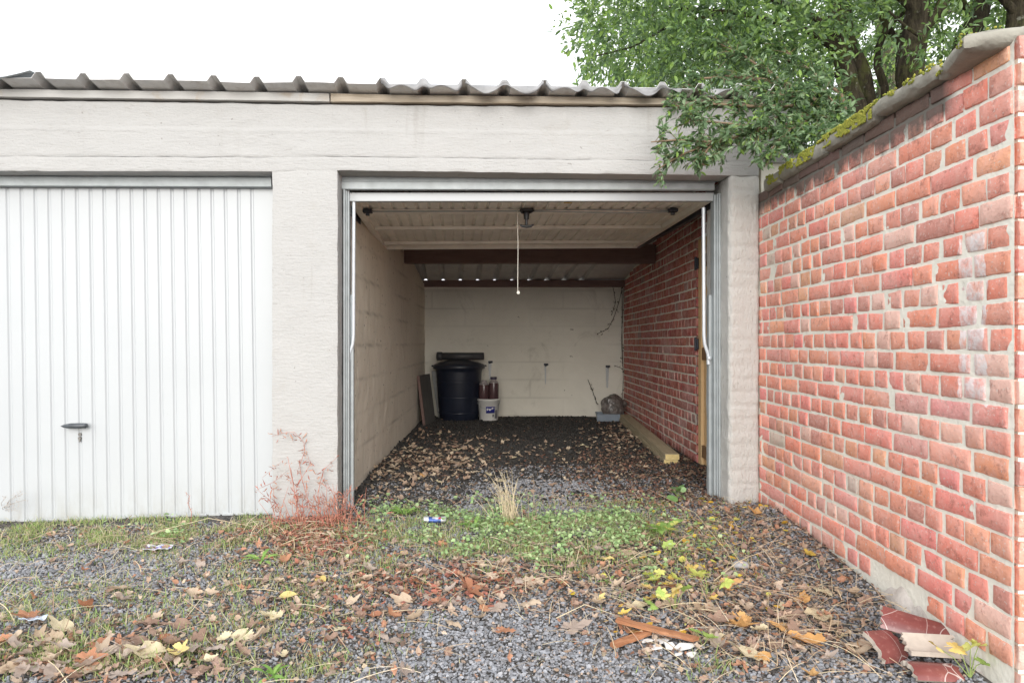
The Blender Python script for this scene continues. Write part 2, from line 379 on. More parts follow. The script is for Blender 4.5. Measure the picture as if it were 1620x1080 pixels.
LEAFM = {'tan': m_leafobj('tan_leaf', (.50,.38,.26), (.60,.48,.36)), 'brown': m_leafobj('brown_leaf', (.30,.19,.14), (.42,.29,.22)),
         'rust': m_leafobj('rust_leaf', (.44,.19,.11), (.54,.28,.16)), 'grey brown': m_leafobj('grey_leaf', (.40,.32,.27), (.52,.43,.37)),
         'yellow': m_leafobj('yellow_leaf', (.76,.54,.12), (.80,.66,.28)), 'cream': m_leafobj('cream_leaf', (.74,.66,.45), (.70,.60,.40)),
         'orange': m_leafobj('orange_leaf', (.66,.36,.13), (.72,.44,.18)), 'green': m_leafobj('green_leaf', (.32,.48,.12), (.48,.60,.16)),
         'lime': m_leafobj('lime_leaf', (.52,.62,.14), (.70,.70,.22))}
def m_ground():
    b = NB('gravelly_soil'); v = b.coord()
    c = b.ramp(b.noise(v, 2.2, 8, .72), [(.3,(.05,.045,.04)), (.5,(.085,.076,.067)), (.7,(.14,.124,.107))])
    vo = b.n('ShaderNodeTexVoronoi'); vo.inputs['Scale'].default_value = 75; b.l(v, vo.inputs['Vector'])
    c = b.mix(.45, c, b.mix(1, b.ramp(vo.outputs['Color'], [(.2,(.03,.03,.032)), (.8,(.26,.26,.265))]), (.9,.88,.85), 'MULTIPLY'))
    n = b.bump(vo.outputs['Distance'], .8, .012); n = b.bump(b.noise(v, 22, 6, .7), .6, .02, n)
    return b.out(c, .95, n, spec=.15)
M['ground'] = m_ground()

# ------------------------------------------------------------------ ground sheet
def build_ground():
    xs = np.unique(np.concatenate([np.linspace(-300,-12,8), np.linspace(-12,-4,9), np.linspace(-4,2.2,125), np.linspace(2.2,12,10), np.linspace(12,300,8)]))
    ys = np.unique(np.concatenate([np.linspace(-300,-6,8), np.linspace(-6,1.5,12), np.linspace(1.5,9.8,140), np.linspace(9.8,14,4), np.linspace(14,300,8)]))
    V = [(x, y, gz(x, y)) for y in ys for x in xs]; nx = len(xs)
    Fs = [(j*nx+i, j*nx+i+1, (j+1)*nx+i+1, (j+1)*nx+i) for j in range(len(ys)-1) for i in range(nx-1)]
    m = MB(); m.add(V, Fs, True); o = m.build('ground', M['ground']); tag(o, 'dark gravelly ground sloping up into the garage', 'ground', kind='structure')
build_ground()

# ------------------------------------------------------------------ the garage block
garage = tag(empty('garage', (0, PY, 0), TH), 'low white rendered garage block with grey corrugated roof, one bay open, one shut', 'garage')
def rough_box(m, x0, x1, y0, y1, z0, z1, cell=.03, amp=.003, freq=9, seed=0, zfun=None, skip='', extra=None, edge=0.004):
    """box whose six faces are fine grids, lumpy like trowelled render; zfun(x, z) warps heights"""
    def disp(p):
        q = Vector(p)*freq+Vector((seed,seed*2,seed*3))
        d = Vector((mnoise.noise(q), mnoise.noise(q+Vector((31,0,7))), mnoise.noise(q+Vector((0,17,43)))))*amp
        q2 = q*3.3; d += Vector((mnoise.noise(q2), mnoise.noise(q2+Vector((5,0,7))), mnoise.noise(q2+Vector((9,1,4)))))*amp*.4
        e = 0
        on = [abs(p[0]-x0)<1e-6 or abs(p[0]-x1)<1e-6, abs(p[1]-y0)<1e-6 or abs(p[1]-y1)<1e-6, abs(p[2]-z0)<1e-6 or abs(p[2]-z1)<1e-6]
        if sum(on) >= 2:
            k = edge*(1+1.6*max(0, mnoise.noise(q*1.7)))
            c = Vector(((x0+x1)/2, (y0+y1)/2, (z0+z1)/2))
            for i in range(3):
                if on[i]: d[i] += k*(1 if c[i] > p[i] else -1)
        z = p[2] if zfun is None else zfun(p[0], p[2])
        r = Vector((p[0], p[1], z)) + d
        if extra: r += extra(p)
        return r
    def grid(o, a, b, la, lb, flip):
        na = max(1, round(la/cell)); nb = max(1, round(lb/cell)); V = []
        for j in range(nb+1):
            for i in range(na+1): V.append(disp([o[k]+a[k]*la*i/na+b[k]*lb*j/nb for k in range(3)]))
        Fs = [((j*(na+1)+i), (j*(na+1)+i+1), ((j+1)*(na+1)+i+1), ((j+1)*(na+1)+i)) for j in range(nb) for i in range(na)]
        if flip: Fs = [f[::-1] for f in Fs]
        m.add(V, Fs, True)
    X,Y,Z = (1,0,0),(0,1,0),(0,0,1); lx,ly,lz = x1-x0,y1-y0,z1-z0
    if 'f' not in skip: grid((x0,y0,z0), X, Z, lx, lz, False)
    if 'b' not in skip: grid((x0,y1,z0), X, Z, lx, lz, True)
    if 'l' not in skip: grid((x0,y0,z0), Y, Z, ly, lz, True)
    if 'r' not in skip: grid((x1,y0,z0), Y, Z, ly, lz, False)
    if 't' not in skip: grid((x0,y0,z1), X, Y, lx, ly, False)
    if 'd' not in skip: grid((x0,y0,z0), X, Y, lx, ly, True)

def zlin(x, pts):
    return float(np.interp(x, [p[0] for p in pts], [p[1] for p in pts]))
BOT = [(-4.3,1.962), (-2.93,1.977), (-1.42,2.004), (-1.03,2.019), (1.34,2.035), (1.6,2.035)]
TOP = [(-4.3,2.382), (-2.93,2.389), (-1.09,2.413), (1.13,2.455), (1.6,2.462)]
def zbeam(x, t): return zlin(x, BOT) + (zlin(x, TOP)-zlin(x, BOT))*t      # t in 0..1
REC = .15
# front beam: upper pour and the narrower board-marked strip below it
m = MB(); rough_box(m, -4.3, 1.85, 0, .20, .205, 1.0, .028, .0030, 7, 1, zfun=lambda x, t: zbeam(x, t), edge=.003,
    extra=lambda p: Vector((0, -.004*max(0, 1-abs(p[2]-.60)/.02) + (.003 if p[2] > .61 else 0), 0)) if p[1] < .01 else Vector((0,0,0)))
m.build('lintel_beam', M['plaster'], garage)
m = MB(); rough_box(m, -4.3, 1.545, -.003, .19, 0, .212, .028, .0022, 7, 2, zfun=lambda x, t: zbeam(x, t), edge=.002)
m.build('lintel_strip', M['plaster'], garage)
# pillars
def zp(z0): return lambda x, z: z if z < 1.5 else z+(zlin(x, BOT)-1.99)*(z-1.5)/.49
m = MB(); rough_box(m, -1.418, -1.034, -.0035, .40, -.25, 1.998, .026, .0034, 8, 3, zfun=zp(0), edge=.003)
m.build('pillar', M['plaster'], garage)
def course(p):
    d = Vector((0,0,0))
    if .06 < p[2] < 1.95 and (p[1] < .03):
        k = (p[2]/.0815) % 1.0; g = max(0, 1-abs(k-.5)*2/.32); vrow = math.floor(p[2]/.0815)
        ph = ((p[0]-1.35)/.21+.5*(vrow % 2)) % 1.0; g2 = max(0, 1-abs(ph-.5)*2/.12)
        a = .35+.65*max(0, min(1, .5+1.3*mnoise.noise(Vector((p[0]*4, 3, p[2]*2.2)))))
        d.y += .009*a*max(g, g2*.8)
    return d
m = MB(); rough_box(m, 1.352, 1.548, -.003, .185, -.2, 1.998, .014, .0042, 10, 4, zfun=zp(0), extra=course, edge=.006)
m.build('pillar', M['plaster_rough'], garage)
m = MB(); rough_box(m, 1.351, 1.47, .186, .40, -.2, 1.985, .03, .004, 10, 5, zfun=zp(0)); m.build('pillar_return', M['plaster_rough'], garage)
# fascia board, two lengths
def fascia(x0, x1, mat, seed, name):
    m = MB(); rough_box(m, x0, x1, -.022, .035, 0, 1, .05, .0015, 5, seed, edge=.002,
        zfun=lambda x, t: (zlin(x, TOP)+.004)*(1-t) + t*(zroof(0, x)-.004 + .002*math.sin(x*3)))
    return m.build(name, mat, garage)
fascia(-4.3, -1.08, M['fascia_white'], 11, 'fascia_board'); fascia(-1.076, 1.56, M['fascia'], 12, 'fascia_board')
# side wall between the bays (camera-aligned, so slightly skew to the front), made of big blocks
def wall_grid(name, p0, p1, thick, ztop, mat, bh, bl, cell, seed, groove=.006, zb=-.1):
    """p0->p1 in plan, seen from its left side; ztop(s) gives the top; block joints are real grooves"""
    p0 = Vector(p0); p1 = Vector(p1); L = (p1-p0).length; d = (p1-p0)/L; n = Vector((-d.y, d.x))
    ns = int(L/cell)+1; V = []; CC = []; nzc = 110
    for side in (0, 1):
        for j in range(nzc+1):
            for i in range(ns+1):
                s = L*i/ns; zt = ztop(s); z = zb+(zt-zb)*j/nzc
                q = Vector((s*6+seed, z*6, side*9)); off = .005*fbm(q, 3)
                r = math.floor(z/bh); k = abs(z-round(z/bh)*bh); k2 = s+(.5*bl if r % 2 else 0); k2 = abs(k2-round(k2/bl)*bl)
                fade = max(0, min(1, .55+1.2*mnoise.noise(Vector((s*1.1, z*1.6, seed)))))
                g = max(max(0, 1-k/.016), max(0, 1-k2/.016)*.7)*groove*fade
                P = p0+d*s+n*((off-g) if side == 0 else -thick)
                V.append((P.x, P.y, z)); jc = 1-(.36 if bl < .6 else .22)*min(1, g/(groove+1e-6))*(.5+.5*fade) if side == 0 else 1; CC.append((jc, jc*.985, jc*.96))
    K = (ns+1)*(nzc+1); Fs = []
    for j in range(nzc):
        for i in range(ns):
            a = j*(ns+1)+i; Fs.append((a, a+1, a+ns+2, a+ns+1)[::-1]); Fs.append((K+a, K+a+1, K+a+ns+2, K+a+ns+1))
    for j in range(nzc):
        a = j*(ns+1); Fs.append((a, a+ns+1, K+a+ns+1, K+a)[::-1]); a += ns; Fs.append((a, a+ns+1, K+a+ns+1, K+a))
    for i in range(ns):
        a = nzc*(ns+1)+i; Fs.append((a, a+1, K+a+1, K+a)[::-1])
    m = MB(); m.add(V, Fs, True); m.c = CC; return m.build(name, mat, garage)
def zr_world(X, Y): return zroof(loc(X, Y, 0)[1])
a = loc(-1.085, 4.53, 0); b_ = loc(-1.20, 9.45, 0)
LW = (Vector(a[:2]), Vector(b_[:2]))
wall_grid('side_wall', b_[:2], a[:2], .14, lambda s: zroof(LW[1].y + (LW[0].y-LW[1].y)*s/(LW[1]-LW[0]).length)-.045, M['blocks'], .245, .49, .02, 5)
p, q = loc(1.60, 9.40, 0), loc(-1.34, 9.40, 0)
wall_grid('back_wall', p[:2], q[:2], .14, lambda s: 1.775, M['back'], .245, .9, .02, 9, .003)
m = MB(); q2 = loc(-4.3, 9.42, 0); m.box(-4.44, -4.302, 0, q2[1]+.1, -.1, 1.9); m.build('unseen_end_wall', M['blocks'], garage)  # unseen walls, added to keep the shut bay dark
m = MB(); V = [loc(-1.345,9.42,-.1), loc(-4.6,9.2,-.1), loc(-4.6,9.34,-.1), loc(-1.345,9.56,-.1)]
m.add([(p[0],p[1],z) for z in (-.1,1.7) for p in V], [(0,1,2,3),(4,7,6,5),(0,4,5,1),(1,5,6,2),(2,6,7,3),(3,7,4,0)]); m.build('unseen_end_wall', M['blocks'], garage)
# wall plate on the back wall and the big cross beam
def skew_box(name, X0, X1, Y0, Y1, z0, z1, mat, parent=garage, amp=0):
    m = MB(); V = [loc(X, Y, z) for z in (z0, z1) for (X, Y) in ((X0,Y0),(X1,Y0),(X1,Y1),(X0,Y1))]
    m.add(V, [(0,3,2,1),(4,5,6,7),(0,1,5,4),(1,2,6,5),(2,3,7,6),(3,0,4,7)]); return m.build(name, mat, parent)
skew_box('wall_plate', -1.36, 1.535, 9.30, 9.385, 1.762, 1.852, M['beam'])
skew_box('cross_beam', -1.15, 1.53, 7.27, 7.36, 1.848, 2.045, M['beam'])
# holders on the back wall: short metal stubs with white runs below them
for px, py0, py1, wd in ((775,573,600,5), (863,577,606,3), (961,580,612,5)):
    t = at(px, py0, 9.37); bt = at(px, py1, 9.37); h = wd/F*9.4/2
    m = MB(); m.tube([loc(t.x, 9.41, t.z), loc(t.x, 9.31, t.z-.005), loc(t.x+.02, 9.285, t.z+.012)], [.011,.011,.009], 8)
    m.box(*sorted((loc(t.x-.02,9.36,0)[0], loc(t.x+.04,9.36,0)[0])), loc(t.x,9.378,0)[1], loc(t.x,9.392,0)[1], t.z-.01, t.z+.02)
    br = m.build('wall_bracket', M['darksteel'], garage)
    m = MB(); n = 10; V = []
    for j in range(n+1):
        f = j/n; ww = h*(1-.55*f)*(1+.2*mnoise.noise(Vector((px, j*.9, 0)))); z = t.z-.012+(bt.z-t.z)*f
        for s in (-1, 1): V.append(loc(t.x+s*ww, 9.381, z))
    V2 = [Vector(p)+Vector((0,.012,0)) for p in V]; k = len(V)
    m.add(V+V2, [(2*j, 2*j+1, 2*j+3, 2*j+2) for j in range(n)] + [(2*j, 2*j+2, k+2*j+2, k+2*j) for j in range(n)] + [(2*j+1, k+2*j+1, k+2*j+3, 2*j+3) for j in range(n)])
    m.build('paint_run', M['white_metal'], br)

# corrugated roof
PITCH = .2361
def roof():
    u0, u1 = -4.5, 1.75; vb = 5.33; th = .0025
    ribs = [-2.651+.2361*k for k in range(-8, 20)]
    prof = []                                    # (u, h) along the sheet
    for r in ribs:
        if r < u0+.13 or r > u1-.13: continue
        prof += [(r-.112, 0), (r-.075, 0), (r-.038, 0), (r-.014, .035), (r+.014, .035), (r+.038, 0), (r+.075, 0)]
    prof = [(u0, 0)] + prof + [(u1, 0)]
    rows = [-.125, -.09, -.045, 0, .3, 1, 2, 3, 4, 5, vb]; V = []
    for v in rows:
        for (u, h) in prof:
            dz = (.006*mnoise.noise(Vector((u*2.2, v*3, 5))) if v < .2 else 0)
            vv = v + (.010*mnoise.noise(Vector((u*3, 0, 2))) if v < -.08 else 0)
            V.append((u+(.086*max(0, vv) if u > 1.5 else 0), vv, zroof(vv, u)+h+dz+.002))
    n = len(prof); Fs = [(j*n+i, j*n+i+1, (j+1)*n+i+1, (j+1)*n+i) for j in range(len(rows)-1) for i in range(n-1)]
    m = MB(); m.add(V, Fs, False)
    # torn, folded front lips
    def lip(ua, ub, kind, seed):
        us = np.arange(ua, ub, .012); V = []; k = len(us); rowsl = 6
        for j in range(rowsl+1):
            for u in us:
                d = min(abs(u-r) for r in ribs); near = max(0, 1-d/.055); h = .035*min(1, max(0, (.038-d)/.024))
                e = min(1, (u-ua)/.03, (ub-u)/.03)
                ph = ((u-ribs[0]) / PITCH) % 1.0
                drop = (.030+.020*math.sin((ph+.15*seed)*2*math.pi*1.0+seed)+.014*mnoise.noise(Vector((u*9, seed, 0))))*(1-.6*near)*max(.15, e)
                t = j/rowsl
                if kind == 'down':
                    p = (u+.006*mnoise.noise(Vector((u*12, t*3, seed)))*t, -.125-.012*math.sin(t*2.2)+.012*mnoise.noise(Vector((u*7, t*2, seed)))*t + .02*near*t, zroof(-.125, u)+h*(1-t*.75)+.002-drop*t)
                else:
                    p = (u, -.125-.05*t, zroof(-.125, u)+h+.002+(.012+.01*mnoise.noise(Vector((u*8, 1, seed))))*t*e-.02*t*t)
                V.append(p)
        m.add(V, [(j*k+i, (j+1)*k+i, (j+1)*k+i+1, j*k+i+1) for j in range(rowsl) for i in range(k-1)], True)
    o = m.build('roof_sheet', M['sheet'], garage)
    md = o.modifiers.new('thick', 'SOLIDIFY'); md.thickness = th; md.offset = 0
    m = MB(); lip(-.77, -.29, 'down', 1); lip(-.28, .18, 'down', 2.3); lip(.19, .65, 'down', 4.1); lip(.66, 1.02, 'down', 5.2); lip(1.13, 1.5, 'down', 6.6)
    o3 = m.build('torn_edge', M['torn'], o)
    md = o3.modifiers.new('thick', 'SOLIDIFY'); md.thickness = th*1.3; md.offset = 0
    # bent flashing pieces on the far left and a lifted lap
    m = MB(); V = []
    for j in range(7):
        for i in range(25):
            u = -3.3+.62*i/24; t = j/6; z = zroof(-.15, u)+.014+.018*t+.01*mnoise.noise(Vector((u*5, t, 3)))+(.02*(1-i/24))
            if i > 18: z += .02*((i-18)/6)**2
            V.append((u, -.15+.2*t, z-.028*(1-t)*(1 if i < 17 else (24-i)/7)))
    m.add(V, [(j*25+i, j*25+i+1, (j+1)*25+i+1, (j+1)*25+i) for j in range(6) for i in range(24)], True)
    o2 = m.build('loose_flap', M['zinc'], o); md = o2.modifiers.new('thick', 'SOLIDIFY'); md.thickness = .003; md.offset = 0
roof()

# ---- shut door on the left
def sectional_lines(u0, u1, z0, z1, v, ribs, depth, mat, name, parent, half=.011):
    m = MB(); xs = [u0]
    for r in ribs:
        if u0+.02 < r < u1-.02: xs += [r-half, r-half*.35, r+half*.35, r+half]
    xs.append(u1); V = []
    def dep(x):
        for r in ribs:
            if abs(x-r) < half*.6: return depth
        return 0
    for z in (z0, z1):
        for x in xs: V.append((x, v+dep(x), z))
    n = len(xs); m.add(V, [(i, i+1, n+i+1, n+i) for i in range(n-1)])
    V2 = [(u0, v+.03, z0), (u1, v+.03, z0), (u1, v+.03, z1), (u0, v+.03, z1)]; m.add(V2, [(0,3,2,1)])
    m.add([(u0,v,z1),(u1,v,z1),(u1,v+.03,z1),(u0,v+.03,z1)], [(0,1,2,3)])
    return m.build(name, mat, parent)
ribsL = sorted(-1.549-.0783*k for k in range(0, 34))
shut = sectional_lines(-4.1, -1.42, -.055, 1.92, REC, ribsL, .007, M['white_metal'], 'garage_door', garage)
shut['label'] = 'shut white garage door with narrow upright ribs'
m = MB(); TIL = Matrix.Translation((-2.2,0,0)) @ Matrix.Rotation(-R(.8), 4, 'Y') @ Matrix.Translation((2.2,0,0)); m.box(-4.29, -1.421, .105, .17, 1.929, 1.986, .004, TIL); m.box(-4.29, -1.421, .09, .17, 1.988, 2.02, .002, TIL); m.build('door_frame', M['zinc'], garage)
# bottom seal with slots
m = MB(); u = -4.1
while u < -1.5: m.box(u, u+.066, REC-.006, REC+.02, -.062, -.046, .003); u += .0783
m.box(-4.1, -1.42, REC+.003, REC+.028, -.085, -.066); m.build('bottom_rail', M['white_metal'], shut)
shut.rotation_euler = (0, -R(.8), 0); shut.location = (-2.2*(1-math.cos(R(.8))), 0, 2.2*math.sin(R(.8))+.008-.0)
# handle: flat black grip with pointed left end, plus lock cylinder below
hu, _, hz = fac(124, 673, REC); m = MB()
prof = [(-.073,.002,.004), (-.055,.010,.012), (-.02,.016,.018), (.03,.016,.018), (.062,.015,.016), (.073,.013,.012)]
V = []
for (x, hh, dd) in prof:
    for k in range(12):
        a = 2*math.pi*k/12; V.append((hu+x, REC-.034+dd*math.cos(a), hz+hh*math.sin(a)))
m.add(V, [(i*12+k, i*12+(k+1)%12, (i+1)*12+(k+1)%12, (i+1)*12+k) for i in range(5) for k in range(12)] + [tuple(range(11,-1,-1)), tuple(range(60,72))], True)
m.tube([(hu, REC+.004, hz), (hu, REC-.03, hz)], .011, 12); m.build('handle', M['handle'], shut)
lu, _, lz = fac(128.5, 690, REC); m = MB()
m.tube([(lu, REC+.002, lz+.010), (lu, REC-.006, lz+.010)], .0095, 16); m.tube([(lu, REC+.002, lz-.012), (lu, REC-.010, lz-.012)], .0085, 16)
m.box(lu-.005, lu+.005, REC-.009, REC, lz-.034, lz-.012, .002); m.build('lock', simple('lock_metal', (.20,.19,.18), .4, .5, .2), shut)

# ---- open bay: steel frame
m = MB()
jl, jr = -1.026, 1.350
TI2 = Matrix.Translation((.15,0,0)) @ Matrix.Rotation(-R(.9), 4, 'Y') @ Matrix.Translation((-.15,0,0)); m.box(jl-.01, jr, .14, .17, 2.004, 2.05, .003, TI2); m.box(jl, jr-.01, .125, .165, 1.956, 2.002, .004, TI2)
for s, x in ((1, jl), (-1, jr)):
    m.box(x, x+s*.012, .13, .20, -.06, 1.955, .002); m.box(x+s*.012, x+s*.020, .145, .215, -.06, 1.955, .002)
    m.box(x+s*.020, x+s*.032, .16, .225, -.06, 1.955, .003); m.box(x+s*.0325, x+s*.052, .20, .24, -.06, 1.30 if s > 0 else 1.31, .003)
m.build('door_frame', M['zinc'], garage)
# ---- open door, lying overhead
od = empty('garage_door', (0,0,0), 0, garage); od.rotation_euler = (0, -R(1.0), 0); od.location = (.033, 0, 0); od['label'] = 'open white garage door lying flat overhead in the open bay'
D0, D1 = .19, 2.10; DU0, DU1 = -1.005, 1.325
def dz(v): return 1.925 - .021*(v-D0)            # height of the skin
m = MB(); m.box(DU0, DU1, D0-.012, D0+.03, 1.893, 1.947, .003); m.build('edge_rail', M['white_metal'], od)
# ribbed skin: ribs run front to back
xs = []; r = DU0+.03
while r < DU1-.04: xs += [(r, 0), (r+.052, 0), (r+.058, .010), (r+.072, .010)]; r += .0783
xs.append((DU1-.02, 0)); V = []
for v in (D0+.03, D1-.03):
    for (x, h) in xs: V.append((x, v, dz(v)+h))
n = len(xs); m = MB(); m.add(V, [(i, n+i, n+i+1, i+1) for i in range(n-1)]); 
V2 = [(x, v, z+.03) for (x, v, z) in ((DU0+.02,D0+.03,dz(D0)), (DU1-.02,D0+.03,dz(D0)), (DU1-.02,D1,dz(D1)), (DU0+.02,D1,dz(D1)))]; m.add(V2, [(0,1,2,3)])
m.build('door_skin', M['cream_metal'], od)
m = MB()
def obar(v0, v1, u0, u1, hh=.03, lift=.002):
    V = []
    for v in (v0, v1):
        for z in (dz(v)-hh, dz(v)-lift):
            for u in (u0, u1): V.append((u, v, z))
    m.add(V, [(0,2,3,1),(4,5,7,6),(0,1,5,4),(2,6,7,3),(0,4,6,2),(1,3,7,5)])
obar(D1-.035, D1, DU0, DU1, .032, -.03); obar(D0+.031, D1-.036, DU0, DU0+.045, .028, -.02); obar(D0+.031, D1-.036, DU1-.045, DU1, .028, -.02)
m.build('door_rim', M['cream_metal'], od)
for (v, u0, u1) in ((.555, DU0+.05, DU1-.13), (1.16, DU0+.05, DU1-.05), (1.84, DU0+.047, DU1-.047)):
    m = MB(); obar(v, v+.055, u0, u1, .024, .0005); m.build('cross_bar', M['cream_metal'], od)
# lock gear in the middle: black bracket ring and T grip
cu, cv = .140, .50; m = MB()
zb = dz(cv)-.028
ring = [(-.042,-.03), (-.032,-.055), (.032,-.055), (.042,-.03), (.026,.045), (-.026,.045)]
ringp = [(cu+x, cv+y, zb) for x, y in ring]
for i in range(6): m.tube([ringp[i], ringp[(i+1)%6]], .0095, 8)
m.tube([(cu, cv+.02, zb+.01), (cu, cv+.02, zb-.05)], [.022,.018], 14); m.tube([(cu, cv+.02, zb-.05), (cu, cv+.02, zb-.088)], .010, 10)
m.tube([(cu-.048, cv+.02, zb-.088), (cu-.03, cv+.02, zb-.098), (cu, cv+.02, zb-.101), (cu+.03, cv+.02, zb-.098), (cu+.048, cv+.02, zb-.088)], [.004,.009,.0105,.009,.004], 10)
m.build('inner_handle', M['black'], od)
m = MB(); m.tube([(DU0+.08, .535, dz(.5)-.021), (cu-.02, .53, zb+.006)], .0045, 6)
m.tube([(cu+.02, .53, zb+.006), (cu+.3, .52, zb-.002), (cu+.7, .53, zb-.008), (cu+1.0, .54, zb+.0)], .004, 6); m.tube([(cu+.02, .525, zb+.012), (cu+.5, .53, zb+.016), (DU1-.18, .54, dz(.5)-.02)], .004, 6)
m.build('lock_rod', M['zinc'], od)
for u in (DU0+.075, DU1-.16):
    m = MB(); m.box(u-.03, u+.03, .50, .56, dz(.5)-.032, dz(.5)-.008, .004); m.box(u-.012, u+.012, .515, .545, dz(.5)-.05, dz(.5)-.032, .003); m.build('latch', M['darksteel'], od)
su, _, _ = fac(893, 318, .3); m = MB(); m.box(su+.006, su+.058, .30, .365, dz(.33)-.005, dz(.33)-.002); m.build('sticker', M['yellow'], od)
ku, _, kz = fac(818, 463, .56); ku += -.001; kz -= ku*math.sin(R(1)); m = MB(); pts = [(cu-.06, .52, zb+.015)] + [(cu-.06+.003*math.sin(i*.5)+(ku-cu+.06)*i/10, .56, zb-.02+(kz-zb+.02)*i/10) for i in range(1, 11)]
m.tube(pts, .0022, 6); m.lathe([(0,-.013),(.009,-.009),(.0125,0),(.009,.009),(0,.014)], 14, Matrix.Translation((ku, .56, kz))); m.build('pull_cord', M['cord'], od)
# lever arms and ceiling tracks
for s, u in ((1, -.972), (-1, 1.262)):
    m = MB(); pts = [(u, .20, 1.875), (u-s*.002, .20, 1.4), (u-s*.003, .20, 1.05), (u-s*.008, .20, .99), (u-s*.03, .20, .93), (u-s*.034, .20, .86)]
    m.tube(pts, .0115, 10); m.lathe([(0,0),(.014,0),(.014,.012),(0,.012)], 12, Matrix.Translation((u-s*.034, .19, .90)) @ Matrix.Rotation(R(90), 4, 'X'))
    la = m.build('lever_arm', M['arm'], od); la.rotation_euler = (0, R(1.0), 0); la.location = (-.033, 0, .0006)
    e = DU0-.028 if s > 0 else DU1+.03
    m = MB(); q = -.02 if s > 0 else .018; m.box(e-.006, e+.006, .2, 2.2, 1.875+q, 1.915+q); m.box(*sorted((e+s*.0065, e-s*.03)), .2, 2.2, 1.872+q, 1.88+q); m.box(*sorted((e-s*.0065, e-s*.028)), .2, 2.2, 1.908+q, 1.914+q); m.build('track', M['darksteel'], garage)

# ------------------------------------------------------------------ old brick garden wall
WX = 1.55; CH = .0815; Z0 = 1.05-CH*15
wall = tag(empty('brick_wall', (WX, 3.2, -.15)), 'old red brick wall with pale mortar and mossy concrete coping', 'wall')
def wchild(mb, name, mat, par=None):
    o = mb.build(name, mat)
    o.parent = par or wall; o.matrix_parent_inverse = Matrix.Translation((-WX, -3.2, .15))
    return o
YE = 2.095
def brick_face(m, y0, y1, z0, z1, col, depth=.0085, seed=0, jit=1.0, axis='x', xbase=WX):
    L, H = y1-y0, z1-z0; nx = max(5, int(L/.02)+2); ny = 4; V = []
    cor = [rnd.uniform(-.0035,.0035)*jit for _ in range(8)]; r = .006
    chip = None
    if rnd.random() < .22: chip = (rnd.choice((0,L)), rnd.choice((0,H)), rnd.uniform(.012,.03))
    tilt = rnd.uniform(-.003,.003)*jit; pro = rnd.uniform(-.002,.0035)*jit
    for j in range(ny+1):
        for i in range(nx+1):
            ax = [0, .0035/L]+[k/(nx-2) for k in range(1, nx-2)]+[1-.0035/L, 1]; bx = [0, .0035/H, .5, 1-.0035/H, 1]
            a = ax[i]; b = bx[j]
            y = y0+L*a; z = z0+H*b
            wy = .0034*mnoise.noise(Vector((seed, z*45, 1))); wz = .0026*mnoise.noise(Vector((y*40, seed, 5)))
            y += (cor[0]*(1-a)*(1-b)+cor[1]*a*(1-b)+cor[2]*(1-a)*b+cor[3]*a*b) + wy*(1 if i in (0,nx) else .2)
            z += (cor[4]*(1-a)*(1-b)+cor[5]*a*(1-b)+cor[6]*(1-a)*b+cor[7]*a*b) + wz*(1 if j in (0,ny) else .2)
            ed = min(a*L, (1-a)*L, b*H, (1-b)*H)
            d = depth*(1-max(0, 1-ed/.0034)*.38)+pro+tilt*(a-.5)*2+.0022*fbm(Vector((y*26, z*26, seed*.37)), 2)
            if chip:
                cd = math.hypot(a*L-chip[0], b*H-chip[1])
                if cd < chip[2]: d -= .0028*(1-cd/chip[2])**.5
            V.append((y, z, d))
    base = [(y, z, d) for (y, z, d) in V]
    n1 = nx+1; per = [i for i in range(n1)] + [j*n1+nx for j in range(1, ny+1)] + [ny*n1+i for i in range(nx-1, -1, -1)] + [j*n1 for j in range(ny-1, 0, -1)]
    sk = [(base[k][0], base[k][1], -.02) for k in per]
    allv = base+sk
    if axis == 'x': P = [(xbase-d, y, z) for (y, z, d) in allv]
    else: P = [(y, YE-d, z) for (y, z, d) in allv]
    Fs = [(j*n1+i, j*n1+i+1, (j+1)*n1+i+1, (j+1)*n1+i) for j in range(ny) for i in range(nx)]
    if axis == 'x': Fs = [f[::-1] for f in Fs]
    m.add(P, Fs, True, col); K = len(base); q = len(per); b0 = len(m.v)-len(P)
    for i in range(q):
        f = (b0+per[i], b0+per[(i+1)%q], b0+K+(i+1)%q, b0+K+i); m.f.append(f if axis == 'x' else f[::-1]); m.sm.append(False)
def brick_col(inside=False, z=1.0):
    t = rnd.random()
    if t < .66: c = (.62+rnd.uniform(-.05,.05), .225+rnd.uniform(-.025,.03), .175+rnd.uniform(-.02,.025))
    elif t < .75: c = (.70+rnd.uniform(-.04,.04), .31+rnd.uniform(-.03,.03), .22+rnd.uniform(-.02,.02))
    elif t < .87: c = (.56+rnd.uniform(-.04,.04), .26+rnd.uniform(-.02,.03), .20+rnd.uniform(-.02,.03))
    elif t < .94: c = (.62,.38,.33)
    elif t < .952: c = (.46,.39,.34)
    else: c = (.46,.20,.17)
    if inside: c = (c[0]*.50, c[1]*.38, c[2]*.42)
    return c
DY0, DY1, DZ1 = 4.62, 5.70, 1.86        # opening for the plank door
